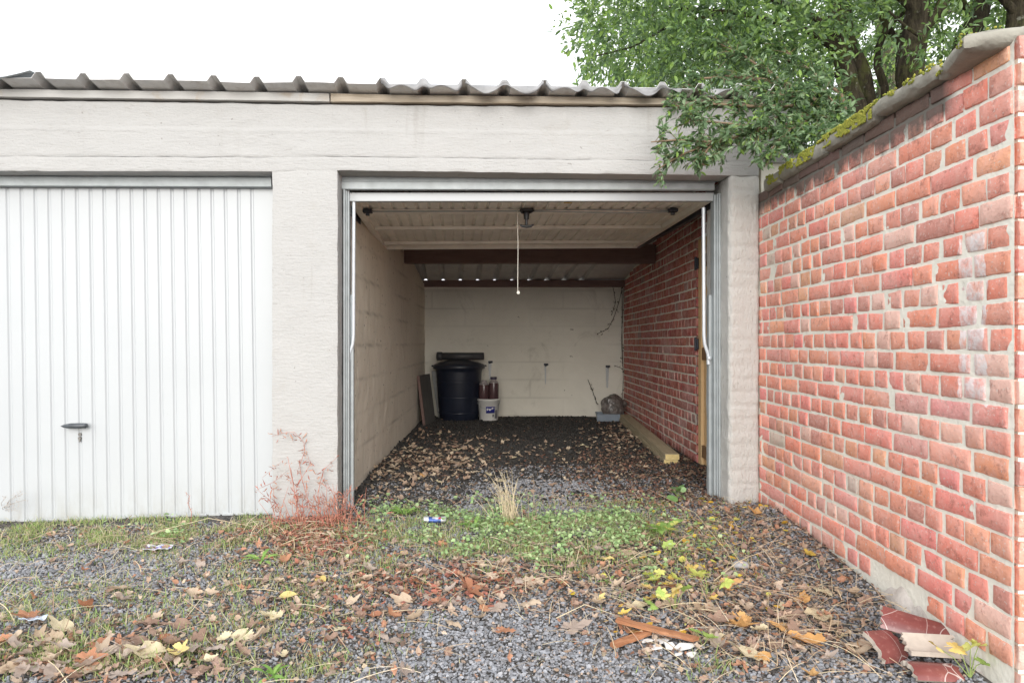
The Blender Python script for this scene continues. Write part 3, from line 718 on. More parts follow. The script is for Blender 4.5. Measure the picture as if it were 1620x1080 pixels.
def courses(m, ya, yb, ztop, inside, zlow, hole=None):
    k0 = int(math.floor((-.32-Z0)/CH)); k = k0
    while True:
        z0 = Z0+k*CH+.0064; z1 = Z0+(k+1)*CH-.0064
        if z0 > ztop(ya)+.05 and z0 > ztop(yb)+.05: break
        if z1 > zlow-.3:
            hdr = (k % 2 == 0); y = ya - (0 if not hdr else 0) + (rnd.uniform(-.02,.02) if not inside else rnd.uniform(-.05,.05))
            first = True
            while y < yb-.03:
                L = (.102+rnd.uniform(-.012,.012)) if (hdr or rnd.random() < .24) else (.212+rnd.uniform(-.012,.012))
                if first and not hdr: L = .16 if not inside else L
                first = False
                e = min(y+L, yb)
                s = max(y, ya)
                zt_ = ztop((s+e)/2); ok = e-s > .03 and z0+.03 < zt_ and True
                if hole and s < hole[1] and e > hole[0] and z0 < hole[2]:
                    if s < hole[0]-.03: e = hole[0]
                    elif e > hole[1]+.03: s = hole[1]
                    else: ok = False
                if z0 < zlow+.05*mnoise.noise(Vector((y*4,1,1)))+.10*max(0, 1-abs(y-2.7)/.4)-.04 : ok = ok and inside
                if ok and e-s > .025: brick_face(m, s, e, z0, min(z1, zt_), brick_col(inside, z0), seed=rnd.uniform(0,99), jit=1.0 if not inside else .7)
                y += L+.0155+rnd.uniform(-.005,.005)
        k += 1
m = MB()
courses(m, YE+.012, 4.27, lambda y: 1.925 if y > 2.36 else 1.97, False, -.02)
# the end face of the wall, facing the street
k = int(math.floor((-.3-Z0)/CH))
while Z0+(k+1)*CH < 1.975:
    z0 = Z0+k*CH+.006; z1 = Z0+(k+1)*CH-.006; y = WX+.002
    Ls = [.095,.205] if k % 2 else [.21,.09]
    for L in Ls:
        if z0 > -.1: brick_face(m, y, min(y+L, WX+.305), z0, z1, brick_col(), seed=rnd.uniform(0,99), axis='y')
        y += L+.011
    k += 1
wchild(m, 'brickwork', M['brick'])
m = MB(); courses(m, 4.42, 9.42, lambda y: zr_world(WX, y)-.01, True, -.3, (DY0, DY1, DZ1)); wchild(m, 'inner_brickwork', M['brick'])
# mortar body
def mortar_sheet(m, ya, yb, za, zt, cell=.02, amp=.004, hole=None, x=WX):
    ny = int((yb-ya)/cell); V = []; nz = int((zt((ya+yb)/2)-za)/cell)
    for j in range(nz+1):
        for i in range(ny+1):
            y = ya+(yb-ya)*i/ny; z = za+(zt(y)-za)*j/nz
            V.append((x-.0052-amp*fbm(Vector((y*30, z*30, 2)), 2)*.4, y, z))
    Fs = []
    for j in range(nz):
        for i in range(ny):
            y = ya+(yb-ya)*(i+.5)/ny; z = za+(zt(y)-za)*(j+.5)/nz
            if hole and hole[0] < y < hole[1] and z < hole[2]: continue
            Fs.append((j*(ny+1)+i, (j+1)*(ny+1)+i, (j+1)*(ny+1)+i+1, j*(ny+1)+i+1))
    m.add(V, Fs, True)
m = MB(); mortar_sheet(m, YE+.004, 4.30, -.35, lambda y: 1.905 if y > 2.36 else 1.962, .018)
mortar_sheet(m, 4.30, 9.5, -.1, lambda y: zr_world(WX, y)+.0, .03, .004, (DY0, DY1, DZ1))
def solid(m, x0, x1, y0, y1, z0, z1): m.box(x0, x1, y0, y1, z0, z1)
solid(m, WX+.006, WX+.30, YE+.003, 2.36, -.35, 1.96); solid(m, WX+.006, WX+.30, 2.361, 4.62, -.35, 1.90); solid(m, WX+.02, WX+.29, DY1, 9.6, -.2, 1.80)
V = [(WX+.02+dx, y, z) for dx in (0,.27) for (y, z) in ((4.30,1.86),(9.6,1.80),(9.6,zr_world(WX,9.6)),(4.30,zr_world(WX,4.3)))]
m.add(V, [(0,1,2,3),(4,7,6,5),(0,4,5,1),(1,5,6,2),(2,6,7,3),(3,7,4,0)])
wchild(m, 'mortar_body', M['mortar'])
# crumbling whitewashed footing
m = MB(); V = []; ny = 130; nz = 16
for j in range(nz+1):
    for i in range(ny+1):
        y = YE-.02+(4.26-YE)*i/ny; top = -.075+.05*fbm(Vector((y*3.2, 2, 1)), 3)+.13*max(0, 1-abs(y-2.7)/.4); z = -.4+(top+.4)*j/nz
        V.append((WX-.030-.012*fbm(Vector((y*9, z*12, 6)), 4)+(.035*(j/nz)**6), y, z))
m.add(V, [(j*(ny+1)+i, (j+1)*(ny+1)+i, (j+1)*(ny+1)+i+1, j*(ny+1)+i+1) for j in range(nz) for i in range(ny)], True); wchild(m, 'footing', M['plinth'])
# coping stones
def coping(y0, y1, dx=0, rz=0, dzz=0, moss=0, seed=0, th=.078):
    m = MB(); rough_box(m, -.045, .335, y0, y1, 1.912, 1.912+th, .022, .006, 11, seed, edge=.008)
    pv = Vector((0, y1, 0)); Mx = Matrix.Translation((WX+dx, 0, dzz)) @ Matrix.Translation(pv) @ Matrix.Rotation(rz, 4, 'Z') @ Matrix.Translation(-pv)
    m.v = [tuple(Mx @ Vector(p)) for p in m.v]; o = wchild(m, 'coping_stone', M['coping'])
    if moss:
        P = []; C = []
        for _ in range(int(moss*(y1-y0)*14000)):
            y = rnd.uniform(y0+.005, y1-.005); f = rnd.random()
            if f < .6: p = Vector((-.047, y, 1.912+th*rnd.uniform(.25, 1)))
            else: p = Vector((rnd.uniform(-.045,.12), y, 1.912+th))
            if mnoise.noise(Vector((y*9, p.z*14, seed*3+p.x*6))) < .12-.2*moss+.32*((1.912+th-p.z)/th-.3) or mnoise.noise(Vector((y*28, p.z*45, seed*3+p.x*20))) < -.12: continue
            p = Mx @ p; P.append(p); t = rnd.random(); C.append((.24+.22*t*t, .27+.15*t*t, .035+.03*t))
        if P:
            N = len(P); tv = [(0,0,1),(1,0,0),(.31,.95,0),(-.8,.58,0),(-.8,-.58,0),(.31,-.95,0),(0,0,-1)]
            tf = [(0,1,2),(0,2,3),(0,3,4),(0,4,5),(0,5,1),(6,2,1),(6,3,2),(6,4,3),(6,5,4),(6,1,5)]
            mo = scatter('moss', [(tv, tf)], np.array(P), eul(*(rng.uniform(0,6,(3,N)))), rng.uniform(.002,.006,N), np.array(C), M['moss'])
            mo.parent = o; mo['kind'] = 'stuff'
coping(3.865, 4.10, 0, 0, -.008, .9, 1); coping(3.31, 3.86, .004, .006, 0, .95, 2); coping(2.835, 3.30, -.004, -.01, .004, 1.1, 3)
coping(2.42, 2.825, -.012, .012, .016, .2, 4, .066); coping(2.11, 2.41, .0, -.32, .006, .08, 5, .06)
# plank door in the wall
dr = empty('door'); dr.parent = wall; dr.matrix_parent_inverse = Matrix.Translation((-WX, -3.2, .15)); dr['label'] = 'pine plank door inside the garage'
def dchild(mb, name, mat): return wchild(mb, name, mat, dr)
for o_ in (dr,): o_.location = (WX, 3.2, -.15)
def dchild(mb, name, mat):
    o = mb.build(name, mat); o.parent = dr; o.matrix_parent_inverse = Matrix.Translation((-WX, -3.2, .15)); return o
m = MB(); m.box(WX+.004, WX+.09, DY1-.085, DY1-.002, -.04, DZ1-.002, .004); m.box(WX+.004, WX+.09, DY0+.002, DY0+.07, -.04, DZ1-.002, .004); m.box(WX+.006, WX+.088, DY0+.071, DY1-.086, DZ1-.08, DZ1-.003, .004); dchild(m, 'door_frame', M['pine'])
m = MB(); y = DY0+.075
while y < DY1-.14: m.box(WX+.028, WX+.06, y, min(y+.118, DY1-.09), .0, DZ1-.085, .004); y += .12
dchild(m, 'plank_panel', M['pine'])
m = MB()
for z in (.06, .86, 1.62): m.box(WX+.008, WX+.0275, DY0+.075, DY1-.09, z, z+.10, .004)
dchild(m, 'ledge', M['pine_dark'])
for z in (.99, 1.66):
    m = MB(); m.box(WX-.016, WX+.0035, DY1-.03, DY1+.03, z-.045, z+.045, .005); m.tube([(WX-.018, DY1, z-.055), (WX-.018, DY1, z+.055)], .010, 10); dchild(m, 'hinge', M['darksteel'])
#STAGE2
# ------------------------------------------------------------------ small things inside the garage
def thing(name, label, cat, at_, rz=0, group=None):
    return tag(empty(name, at_, rz), label, cat, group)
# lidded bin
bp = Vector((-.70, 9.02, gz(-.75, 9.0)))
bin_ = thing('bin', 'large dark blue lidded plastic barrel in the back corner beside the white bucket', 'bin', bp)
def m_bin(): return simple('dark_blue_plastic', (.012,.016,.030), .42, 0, .2, 6, .05, 30)
M['bin'] = m_bin(); M['bin_lid'] = simple('dark_blue_lid', (.018,.022,.034), .4, 0, .2, 6, .05, 30)
m = MB(); m.lathe([(0,.0),(.245,.0),(.255,.012),(.268,.15),(.272,.16),(.300,.62),(.305,.655),(.318,.66),(.318,.69),(.30,.70)], 40)
for k in range(3): m.lathe([(.262+.013*k,.08+.2*k),(.270+.013*k,.085+.2*k),(.272+.013*k,.10+.2*k),(.265+.013*k,.105+.2*k)], 40)
m.build('body', M['bin'], bin_)
m = MB(); m.lathe([(.338,.668),(.342,.672),(.342,.705),(.325,.722),(.25,.752),(.16,.768),(.15,.776),(.05,.780),(0,.780)], 40)
for a in (R(8), R(188)): m.box(.315, .362, -.05, .05, .69, .712, .006, Matrix.Rotation(a, 4, 'Z'))
m.build('lid', M['bin_lid'], bin_)
# rolled dark mat / pipe lying across the lid
pt = Vector((-.68, 9.0, bp.z+.781+.047))
pipe = thing('pipe', 'dark grey pipe length lying across the lid of the blue barrel', 'pipe', pt, R(-4))
m = MB(); m.lathe([(.040,-.31),(.048,-.31),(.048,.31),(.040,.31),(.040,-.31)], 24, Matrix.Rotation(R(90), 4, 'Y')); m.lathe([(.048,-.312),(.056,-.312),(.056,-.245),(.048,-.24)], 24, Matrix.Rotation(R(90), 4, 'Y'))
m.build('tube', simple('dark_grey_pvc', (.045,.045,.050), .5, 0, .2, 6, .05), pipe)
# pale board behind the bin, dark board against the side wall
tb = tag(empty('board', (-1.0, 9.2, gz(-1, 9.2))), 'pale grey plastic panel standing behind the blue barrel', 'board')
m = MB(); m.box(-.05, .05, -.012, .012, 0, .64, .004, Matrix.Translation((.05,.06,0)) @ Matrix.Rotation(R(-8), 4, 'Y')); m.box(-.05, -.044, -.018, .012, 0, .64, 0, Matrix.Translation((.05,.06,0)) @ Matrix.Rotation(R(-8), 4, 'Y')); m.build('panel', simple('pale_grey_plastic', (.34,.35,.35), .6, 0, .1), tb)
p0 = gpt(676, 672); db = tag(empty('board', (p0.x, p0.y, gz(p0.x, p0.y))), 'dark grey board leaning on the block side wall left of the barrel', 'board')
q0 = gpt(671, 673)-p0; q1 = gpt(688, 667)-p0; wd_ = (q1-q0).normalized(); up_ = Vector((-.085, .07, .62)).normalized(); nn = wd_.cross(up_).normalized(); wl = (q1-q0).length
Mx = Matrix(((wd_.x, nn.x, up_.x, q0.x), (wd_.y, nn.y, up_.y, q0.y), (wd_.z, nn.z, up_.z, q0.z), (0,0,0,1)))
m = MB(); m.box(0, wl, -.012, .012, -.01, .62, .004, Mx); m.build('panel', M['board'], db)
m = MB(); m.box(-.004, .010, -.016, .016, -.008, .618, .002, Mx); m.build('edge_strip', M['beam'], db)
# white bucket with blue label
kp = gpt(773, 664); bk = thing('bucket', 'white plastic bucket with a blue label holding jars beside the barrel', 'bucket', kp)
M['bucket'] = simple('white_bucket_plastic', (.62,.62,.60), .45, 0, .08, 6, .03, 20)
m = MB(); m.lathe([(0,0),(.118,0),(.122,.006),(.142,.255),(.150,.258),(.150,.272),(.146,.282),(.136,.282),(.134,.25),(.118,.04),(0,.04)], 40); m.build('body', M['bucket'], bk)
m = MB(); pts = [(.150*math.cos(a), .150*math.sin(a)-.01*math.sin(a), .255-.10*math.sin(a)*1.0) for a in [R(180+180*k/14) for k in range(15)]]
pts = [(x, y, .255+.10*math.sin(R(180+180*k/14))) for k, (x, y, z) in enumerate(pts)]
m.tube(pts, .003, 6); m.build('wire_handle', M['zinc'], bk)
def patch(r0, r1, z0, z1, a0, a1, off=.0015, n=10):
    mm = MB(); mm.lathe([(r0+off-.001, z0), (r0+off, z0), (r1+off, z1), (r1+off-.001, z1)], n, None, R(a0), R(a1)); return mm
def rz_(z): return .122+.02*(z-.006)/.249
M['blue_label'] = simple('blue_label', (.02,.025,.20), .5, 0, .1); M['white_label'] = simple('white_print', (.7,.7,.72), .5, 0, .05); M['grey_label'] = simple('grey_print', (.16,.16,.17), .5, 0, .2, 40)
lb = patch(rz_(.10), rz_(.185), .10, .185, -103, -52).build('label', M['blue_label'], bk)
m = MB(); V = []
for k in range(24):
    f = k/23; a = R(-98+36*f); z = .147+.012*f+.006*math.sin(f*9); h = (.012+.006*math.sin(f*15+1))*(1-.4*f)
    for s in (-1, 1): V.append(((rz_(z)+.0025)*math.cos(a), (rz_(z)+.0025)*math.sin(a), z+s*h))
m.add(V, [(2*k, 2*k+2, 2*k+3, 2*k+1) for k in range(23)]); m.build('print', M['white_label'], lb)
patch(rz_(.05), rz_(.085), .05, .085, -66, -56).build('small_print', M['grey_label'], bk)
patch(rz_(.03), rz_(.14), .03, .14, -50, -30).build('side_label', M['grey_label'], bk)
# two jars of dark liquid standing in the bucket
def m_jar():
    b = NB('brown_jar_plastic'); b.p.inputs['Transmission Weight'].default_value = .25; return b.out((.10,.055,.06), .25)
M['jar'] = m_jar(); M['jar_top'] = simple('cloudy_jar_neck', (.30,.27,.27), .35, 0, .1); M['jar_cap'] = simple('dark_purple_cap', (.05,.04,.07), .4, 0, .1)
for (dx, dy, h, lab, cap) in ((-.062, -.02, .30, 'open topped jar of dark brown liquid in the bucket, beside the barrel', False), (.066, .01, .33, 'capped jar of dark brown liquid in the bucket, nearer the back wall bracket', True)):
    j = thing('jar', lab, 'jar', (kp.x+dx, kp.y+dy, kp.z+.252), 0, 'jars standing in the white bucket')
    m = MB(); m.lathe([(0,0),(.062,0),(.066,.01),(.066,h*.62),(.062,h*.70)], 24); m.build('body', M['jar'], j)
    m = MB(); m.lathe([(.062,h*.70),(.05,h*.77),(.036,h*.80),(.036,h*.86),(.040,h*.865),(.040,h*.885),(.0,h*.885)], 24); m.build('neck', M['jar_top'], j)
    if cap: m = MB(); m.lathe([(.041,h*.84),(.043,h*.845),(.043,h*.93),(.040,h*.94),(0,h*.94)], 24); m.build('cap', M['jar_cap'], j)
# blue-grey tray and the plastic bag on it
tp = gpt(966, 667); tp.x += .01
tr = thing('tray', 'shallow blue grey plastic tray on the floor in the back right corner', 'tray', (tp.x, tp.y+.16, tp.z), R(-5))
M['tray'] = simple('blue_grey_plastic', (.17,.21,.26), .5, 0, .1)
m = MB(); W2, D2 = .17, .15
m.box(-W2, W2, -D2, D2, 0, .012, .003)
for (x0,x1,y0,y1) in ((-W2,W2,-D2,-D2+.008),(-W2,W2,D2-.008,D2),(-W2,-W2+.008,-D2+.009,D2-.009),(W2-.008,W2,-D2+.009,D2-.009)): m.box(x0,x1,y0,y1,.0125,.085,.002)
m.box(-W2-.012, W2+.012, -D2-.012, -D2+.0, .082, .098, .003); m.box(-W2-.012, W2+.012, D2, D2+.012, .082, .098, .003); m.box(-W2-.012,-W2,-D2+.001,D2-.001,.082,.098,.003); m.box(W2,W2+.012,-D2+.001,D2-.001,.082,.098,.003)
for x in (-.09, 0, .09): m.box(x-.004, x+.004, -D2-.006, -D2-.0005, .01, .081, .001)
m.build('body', M['tray'], tr)
def blob(m, c, r, seed, amp=.25, crease=6, sub=4, squash=(1,1,1)):
    bm = bmesh.new(); bmesh.ops.create_icosphere(bm, subdivisions=sub, radius=1)
    V = []
    for v in bm.verts:
        d = v.co.normalized(); k = 1+amp*.5*mnoise.noise(d*1.6+Vector((seed,0,0)))-amp*.35*abs(mnoise.noise(d*crease*.5+Vector((0,seed,0))))-amp*.25*abs(mnoise.noise(d*crease+Vector((seed,seed,0))))
        V.append(Vector(c)+Vector((d.x*squash[0], d.y*squash[1], d.z*squash[2]))*r*k)
    bm.verts.index_update(); m.add(V, [[v.index for v in f.verts] for f in bm.faces], True); bm.free()
def m_bag():
    b = NB('dirty_clear_polythene'); v = b.coord(); c = b.ramp(b.noise(v, 14, 6, .7, .8), [(.35,(.05,.045,.042)), (.55,(.16,.14,.13)), (.75,(.34,.32,.31))]); return b.out(c, .25, b.bump(b.noise(v, 30, 5, .6, 1), .6, .01), spec=.8)
M['bag'] = m_bag()
bg = thing('plastic_bag', 'crumpled dirty plastic bag bulging out of the blue grey tray', 'bag', (tp.x+.035, tp.y+.17, tp.z+.014))
m = MB(); blob(m, (0,0,.165), .165, 3, .35, 7, 5, (1,.8,1)); blob(m, (.15,.05,.20), .055, 8, .6, 7, 4); m.build('bag', M['bag'], bg)
# two long boards stacked along the brick wall
def plank(name, label, z0, z1, ext, dxo):
    A = Vector((1.316, 5.62)); B = Vector((1.44, 8.75)); d = (B-A).normalized(); ang = -math.atan2(d.x, d.y)
    zz = gz(1.35, 6.5)
    o = tag(empty(name, (A.x, A.y, zz), ang), label, 'plank', 'boards stacked along the inner brick wall')
    m = MB(); L = (B-A).length; m.box(-.058+dxo, .058+dxo, .003+ext, L+ext, z0, z1, .003); m.build('board', M['plank'], o)
    m = MB(); m.box(-.056+dxo, .056+dxo, ext, .0028+ext, z0+.002, z1-.002)
    for k in range(1): m.box(-.056+dxo, .056+dxo, ext-.0015, ext, z0+.35*(z1-z0), z0+.62*(z1-z0))
    m.build('end_grain', M['plank_end'], o); return o
plank('plank', 'sawn pale board lying on the garage floor under another board', 0, .046, .012, -.004)
plank('plank', 'upper sawn pale board stacked on a twin along the inner brick wall', .0465, .093, 0, .004)
# dark creeper hanging in the top right corner of the back wall
LEAF_OVAL = ([(0,0,0),(.28,.17,.05),(.28,-.17,.05),(.65,.17,.04),(.65,-.17,.04),(1,0,-.08),(.28,0,-.0),(.65,0,-.02)],
             [(0,6,1),(0,2,6),(6,7,3,1),(2,4,7,6),(7,5,3),(4,5,7)])
cr = tag(empty('creeper', (1.45, 9.38, 1.3)), 'thin dark creeper hanging down the back wall near the brick corner', 'creeper')
m = MB(); LP = []
for (path) in ([(985,452),(980,475),(972,500),(962,520),(945,528)], [(970,455),(974,478),(968,497)], [(986,456),(985,500),(983,540),(985,580)], [(984,452),(984,520),(986,600),(984,640)], [(945,640),(938,620),(930,600)], [(1000,590),(985,583),(972,578)]):
    pts = [at(x, y, 9.355+.012*rnd.random()) for x, y in path]
    if path[0][0] == 1000: pts[0].x = WX-.01
    m.tube(pts, .0035, 5)
    for a, b in zip(pts, pts[1:]):
        for k in range(10): LP.append(a.lerp(b, rnd.random())+Vector((rnd.gauss(0,.012), -.012, rnd.gauss(0,.012))))
m.v = [(p[0]-1.45, p[1]-9.38, p[2]-1.3) for p in m.v]; m.build('stems', simple('dry_dark_stem', (.05,.042,.032), .9), cr)
LP = np.array(LP)-np.array([1.45,9.38,1.3]); N = len(LP)
scatter('leaves', [LEAF_OVAL], LP, eul(*rng.uniform(0,6.3,(3,N))), rng.uniform(.015,.035,N), np.tile([.05,.055,.03],(N,1))*rng.uniform(.6,1.5,(N,1)), M['foliage'], parent=cr)

# ------------------------------------------------------------------ ground cover: gravel, litter, grass
def gzv(X, Y): return np.array([gz(x, y) for x, y in zip(X, Y)])
def pix(X, Y, z): return 810+F*X/Y, 542-F*(z-1)/Y
def blobs(px, py, L):
    d = np.zeros(len(px))
    for (cx, cy_, rx, ry, a) in L: d += a*np.exp(-(((px-cx)/rx)**2+((py-cy_)/ry)**2))
    return d
fac_y = lambda X: PY+X*math.tan(TH)
def sample(N, x0, x1, y0, y1):
    X = rng.uniform(x0, x1, N); Y = rng.uniform(y0, y1, N); return X, Y
def clumpy(X, Y, s, seed): return np.array([mnoise.noise(Vector((x*s, y*s, seed))) for x, y in zip(X, Y)])
GR = lambda px, py: blobs(px, py, [(60,850,240,32,1), (330,842,130,26,.7), (820,850,190,44,1.05), (1000,840,90,40,.6), (600,870,100,50,.5), (100,1000,220,60,.45), (260,960,260,50,.35), (420,900,90,30,.35), (1010,900,130,40,.4), (640,800,60,26,.6), (330,1050,200,30,.75), (60,1040,80,40,.7), (500,1060,60,20,.5), (460,960,90,30,.5), (220,846,280,16,.7), (1140,1060,80,20,.4)])
LI = lambda px, py: blobs(px, py, [(700,925,260,40,1), (980,900,190,55,.7), (1250,960,190,110,1.3), (450,950,170,60,.6), (130,1050,330,55,1), (1050,760,130,40,1.2), (700,735,130,40,.9), (500,850,90,45,1), (1180,830,140,40,.8), (1060,1010,110,40,.6), (560,1010,80,60,.5), (350,860,200,30,.25)])
# --- gravel
X, Y = sample(190000, -3.4, 1.52, 2.15, 5.6)
px = 810+F*X/Y; keep = (px > -60) & (px < 1680); X, Y = X[keep], Y[keep]
zg = gzv(X, Y); px, py = pix(X, Y, zg); fy = fac_y(X)
dens = 1.0-.5*np.clip(GR(px, py), 0, 1)-.42*np.clip(LI(px, py), 0, 1)+.25*clumpy(X, Y, 2.2, 4)
dens[(Y > fy) & (X < -1.0)] = 0; dens[(Y > fy) & (X < -.3)] *= .25; dens[Y > 5.0] *= .2; dens *= 1-.75*blobs(px, py, [(1080,760,120,30,1)])
keep = rng.random(len(X)) < dens; X, Y, zg = X[keep], Y[keep], zg[keep]; N = len(X)
temps = []
for k in range(7):
    bm = bmesh.new(); bmesh.ops.create_icosphere(bm, subdivisions=1, radius=1)
    bm.verts.ensure_lookup_table()
    pv = [v.co.copy()*(1+.28*rnd.uniform(-1,1)) for v in bm.verts]
    # flatten against random planes so the stones are chipped, not round
    for _ in range(4):
        nrm = Vector((rnd.gauss(0,1), rnd.gauss(0,1), rnd.gauss(0,1))).normalized(); d0 = rnd.uniform(.5,.75)
        for p in pv:
            e = p.dot(nrm)-d0
            if e > 0: p -= nrm*e
    temps.append(([tuple(p) for p in pv], [tuple(v.index for v in f.verts) for f in bm.faces])); bm.free()
sz = rng.lognormal(math.log(.0062), .30, N).clip(.003, .015)
S = np.stack([sz*rng.uniform(.9,1.3,N), sz*rng.uniform(.7,1.1,N), sz*rng.uniform(.45,.75,N)], 1)
g = rng.uniform(.16,.38,N)**1.0; warm = rng.uniform(-.02,.02,(N,1)); C = np.stack([g*.98, g*1.0, g*1.07], 1); C += warm*np.array([[.5,.1,-.3]])
br = rng.random(N) < .06; C[br] = C[br]*np.array([1.5,1.15,.85]); C = C.clip(.04, .6)
gr = scatter('gravel', temps, np.stack([X, Y, zg+S[:,2]*rng.uniform(.1,.8,N)], 1), eul(rng.normal(0,.4,N), rng.normal(0,.4,N), rng.uniform(0,6.3,N)), S, C, M['stone'])
tag(gr, 'dark grey crushed stone covering the drive', 'gravel', kind='stuff')
# --- fine litter: crumbs of leaf, straw and twig
def litter(N0, x0, x1, y0, y1, fun, smin, smax, name, label, pal, lift=.006):
    X, Y = sample(N0, x0, x1, y0, y1); px = 810+F*X/Y; k = (px > -80) & (px < 1700); X, Y = X[k], Y[k]; z = gzv(X, Y); px, py = pix(X, Y, z)
    d = fun(px, py, X, Y)*(1+.9*clumpy(X, Y, 3.0, 11)); k = rng.random(len(X)) < d; X, Y, z = X[k], Y[k], z[k]; px, py = px[k], py[k]; n = len(X)
    t = []
    for q in range(8):
        m_ = rnd.randint(4, 6); P = [(math.cos(6.28*i/m_)*rnd.uniform(.5,1.15), math.sin(6.28*i/m_)*rnd.uniform(.35,.9), rnd.uniform(-.22,.3)) for i in range(m_)]
        t.append(([(0,0,.1)]+P, [(0, 1+i, 1+(i+1) % m_) for i in range(m_)]))
    pal = np.array(pal); c = pal[rng.integers(0, len(pal), n)]*rng.uniform(.6,1.25,(n,1))
    s = rng.uniform(smin, smax, n)**1.0
    o = scatter(name, t, np.stack([X, Y, z+lift+rng.uniform(0,.012,n)], 1), eul(rng.normal(0,.35,n), rng.normal(0,.35,n), rng.uniform(0,6.3,n)), s, c, M['litter'])
    return o
BR = [(.30,.18,.13),(.38,.23,.16),(.46,.33,.23),(.36,.17,.10),(.42,.32,.25),(.22,.15,.11),(.52,.41,.29)]
lt = litter(42000, -3.4, 1.53, 2.2, 4.6, lambda px, py, X, Y: np.clip(.012+LI(px,py)*.62+.12*GR(px,py), 0, .9)*(1-.999*((X < -1.0) & (Y > fac_y(X)))), .004, .016, 'litter', '', BR)
tag(lt, 'crumbled brown leaf litter strewn over the drive', 'litter', kind='stuff')
def inside(px, py, X, Y):
    a = blobs(px, py, [(1060,765,120,34,1.4), (1000,735,120,20,.5), (680,735,95,30,.35), (1000,690,50,26,.4), (870,700,300,40,.03)])
    return np.clip(a, 0, 1)*(Y > fac_y(X))
l2 = litter(26000, -1.1, 1.53, 4.1, 9.2, inside, .005, .02, 'litter', '', [(.24,.12,.085),(.30,.16,.11),(.34,.24,.17),(.18,.10,.075),(.40,.31,.21)])
X, Y = sample(9000, -1.1, 1.5, 4.2, 8.6); z = gzv(X, Y); px, py = pix(X, Y, z)
k = (rng.random(len(X)) < blobs(px, py, [(680,735,90,30,.30),(640,760,60,20,.25),(800,705,150,18,.03),(1000,690,55,24,.16),(900,740,150,30,.03)])) & (Y > fac_y(X)-.05); X, Y, z = X[k], Y[k], z[k]; N = len(X)
INLEAF = True
PENDING = (X, Y, z)
tag(l2, 'crumbled brown leaf litter over the garage floor', 'litter', kind='stuff')
l3 = litter(16000, -1.6, .3, 2.6, 4.2, lambda px, py, X, Y: np.clip(blobs(px, py, [(500,846,75,30,.9),(700,930,110,26,.6),(560,1040,30,50,.3)]), 0, .9)*(Y < fac_y(X)-.01), .006, .02, 'litter', '', [(.44,.16,.10),(.36,.13,.09),(.50,.24,.16),(.30,.12,.09)], .012)
tag(l3, 'dry red weed litter around the pillar foot and mid drive', 'litter', kind='stuff')
# soil crumbs on the dark floor at the back
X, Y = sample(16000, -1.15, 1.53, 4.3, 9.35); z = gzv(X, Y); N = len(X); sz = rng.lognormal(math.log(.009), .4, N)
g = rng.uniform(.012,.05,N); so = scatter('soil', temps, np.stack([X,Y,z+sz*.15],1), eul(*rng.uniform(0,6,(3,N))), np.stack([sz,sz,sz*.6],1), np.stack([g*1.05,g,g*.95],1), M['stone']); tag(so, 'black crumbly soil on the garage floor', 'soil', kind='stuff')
# --- straw and dead stalks
def stalks(N0, name, label, fun, y0=2.2, y1=4.5, lmin=.05, lmax=.22, pal=((.66,.55,.36),(.55,.42,.27),(.44,.29,.2),(.62,.52,.38))):
    X, Y = sample(N0, -3.3, 1.53, y0, y1); px = 810+F*X/Y; k = (px > -60) & (px < 1680); X, Y = X[k], Y[k]; z = gzv(X, Y); px, py = pix(X, Y, z)
    k = rng.random(len(X)) < fun(px, py, X, Y); X, Y, z = X[k], Y[k], z[k]; n = len(X)
    V = []; 
    tv = []; 
    for q in range(5):
        b = rnd.uniform(-.07,.07); c = rnd.uniform(0,.09); P = []
        for i in range(5):
            t = i/4-.5; P += [(t, b*(1-4*t*t)-.5*.014, c*(1-4*t*t)), (t, b*(1-4*t*t)+.5*.014, c*(1-4*t*t)+.004)]
        tv.append((P, [(2*i, 2*i+2, 2*i+3, 2*i+1) for i in range(4)]))
    L = rng.uniform(lmin, lmax, n); S = np.stack([L, np.maximum(L, .09), L], 1)
    pal = np.array(pal); c = pal[rng.integers(0, len(pal), n)]*rng.uniform(.7,1.2,(n,1))
    o = scatter(name, tv, np.stack([X,Y,z+.012+rng.uniform(0,.015,n)],1), eul(rng.normal(0,.12,n), rng.normal(0,.16,n), rng.uniform(0,6.3,n)), S, c, M['stem'])
    return tag(o, label, 'straw', kind='stuff')
stalks(10000, 'straw', 'pale dead grass stalks lying over the drive', lambda px,py,X,Y: np.clip(.05+blobs(px,py,[(1230,950,190,110,1.0),(150,960,330,80,.22),(500,860,90,45,.8),(820,890,250,60,.35),(200,850,260,25,.5),(1000,960,120,60,.4)]),0,1)*((Y < fac_y(X)-.02)|(X > -.9)))
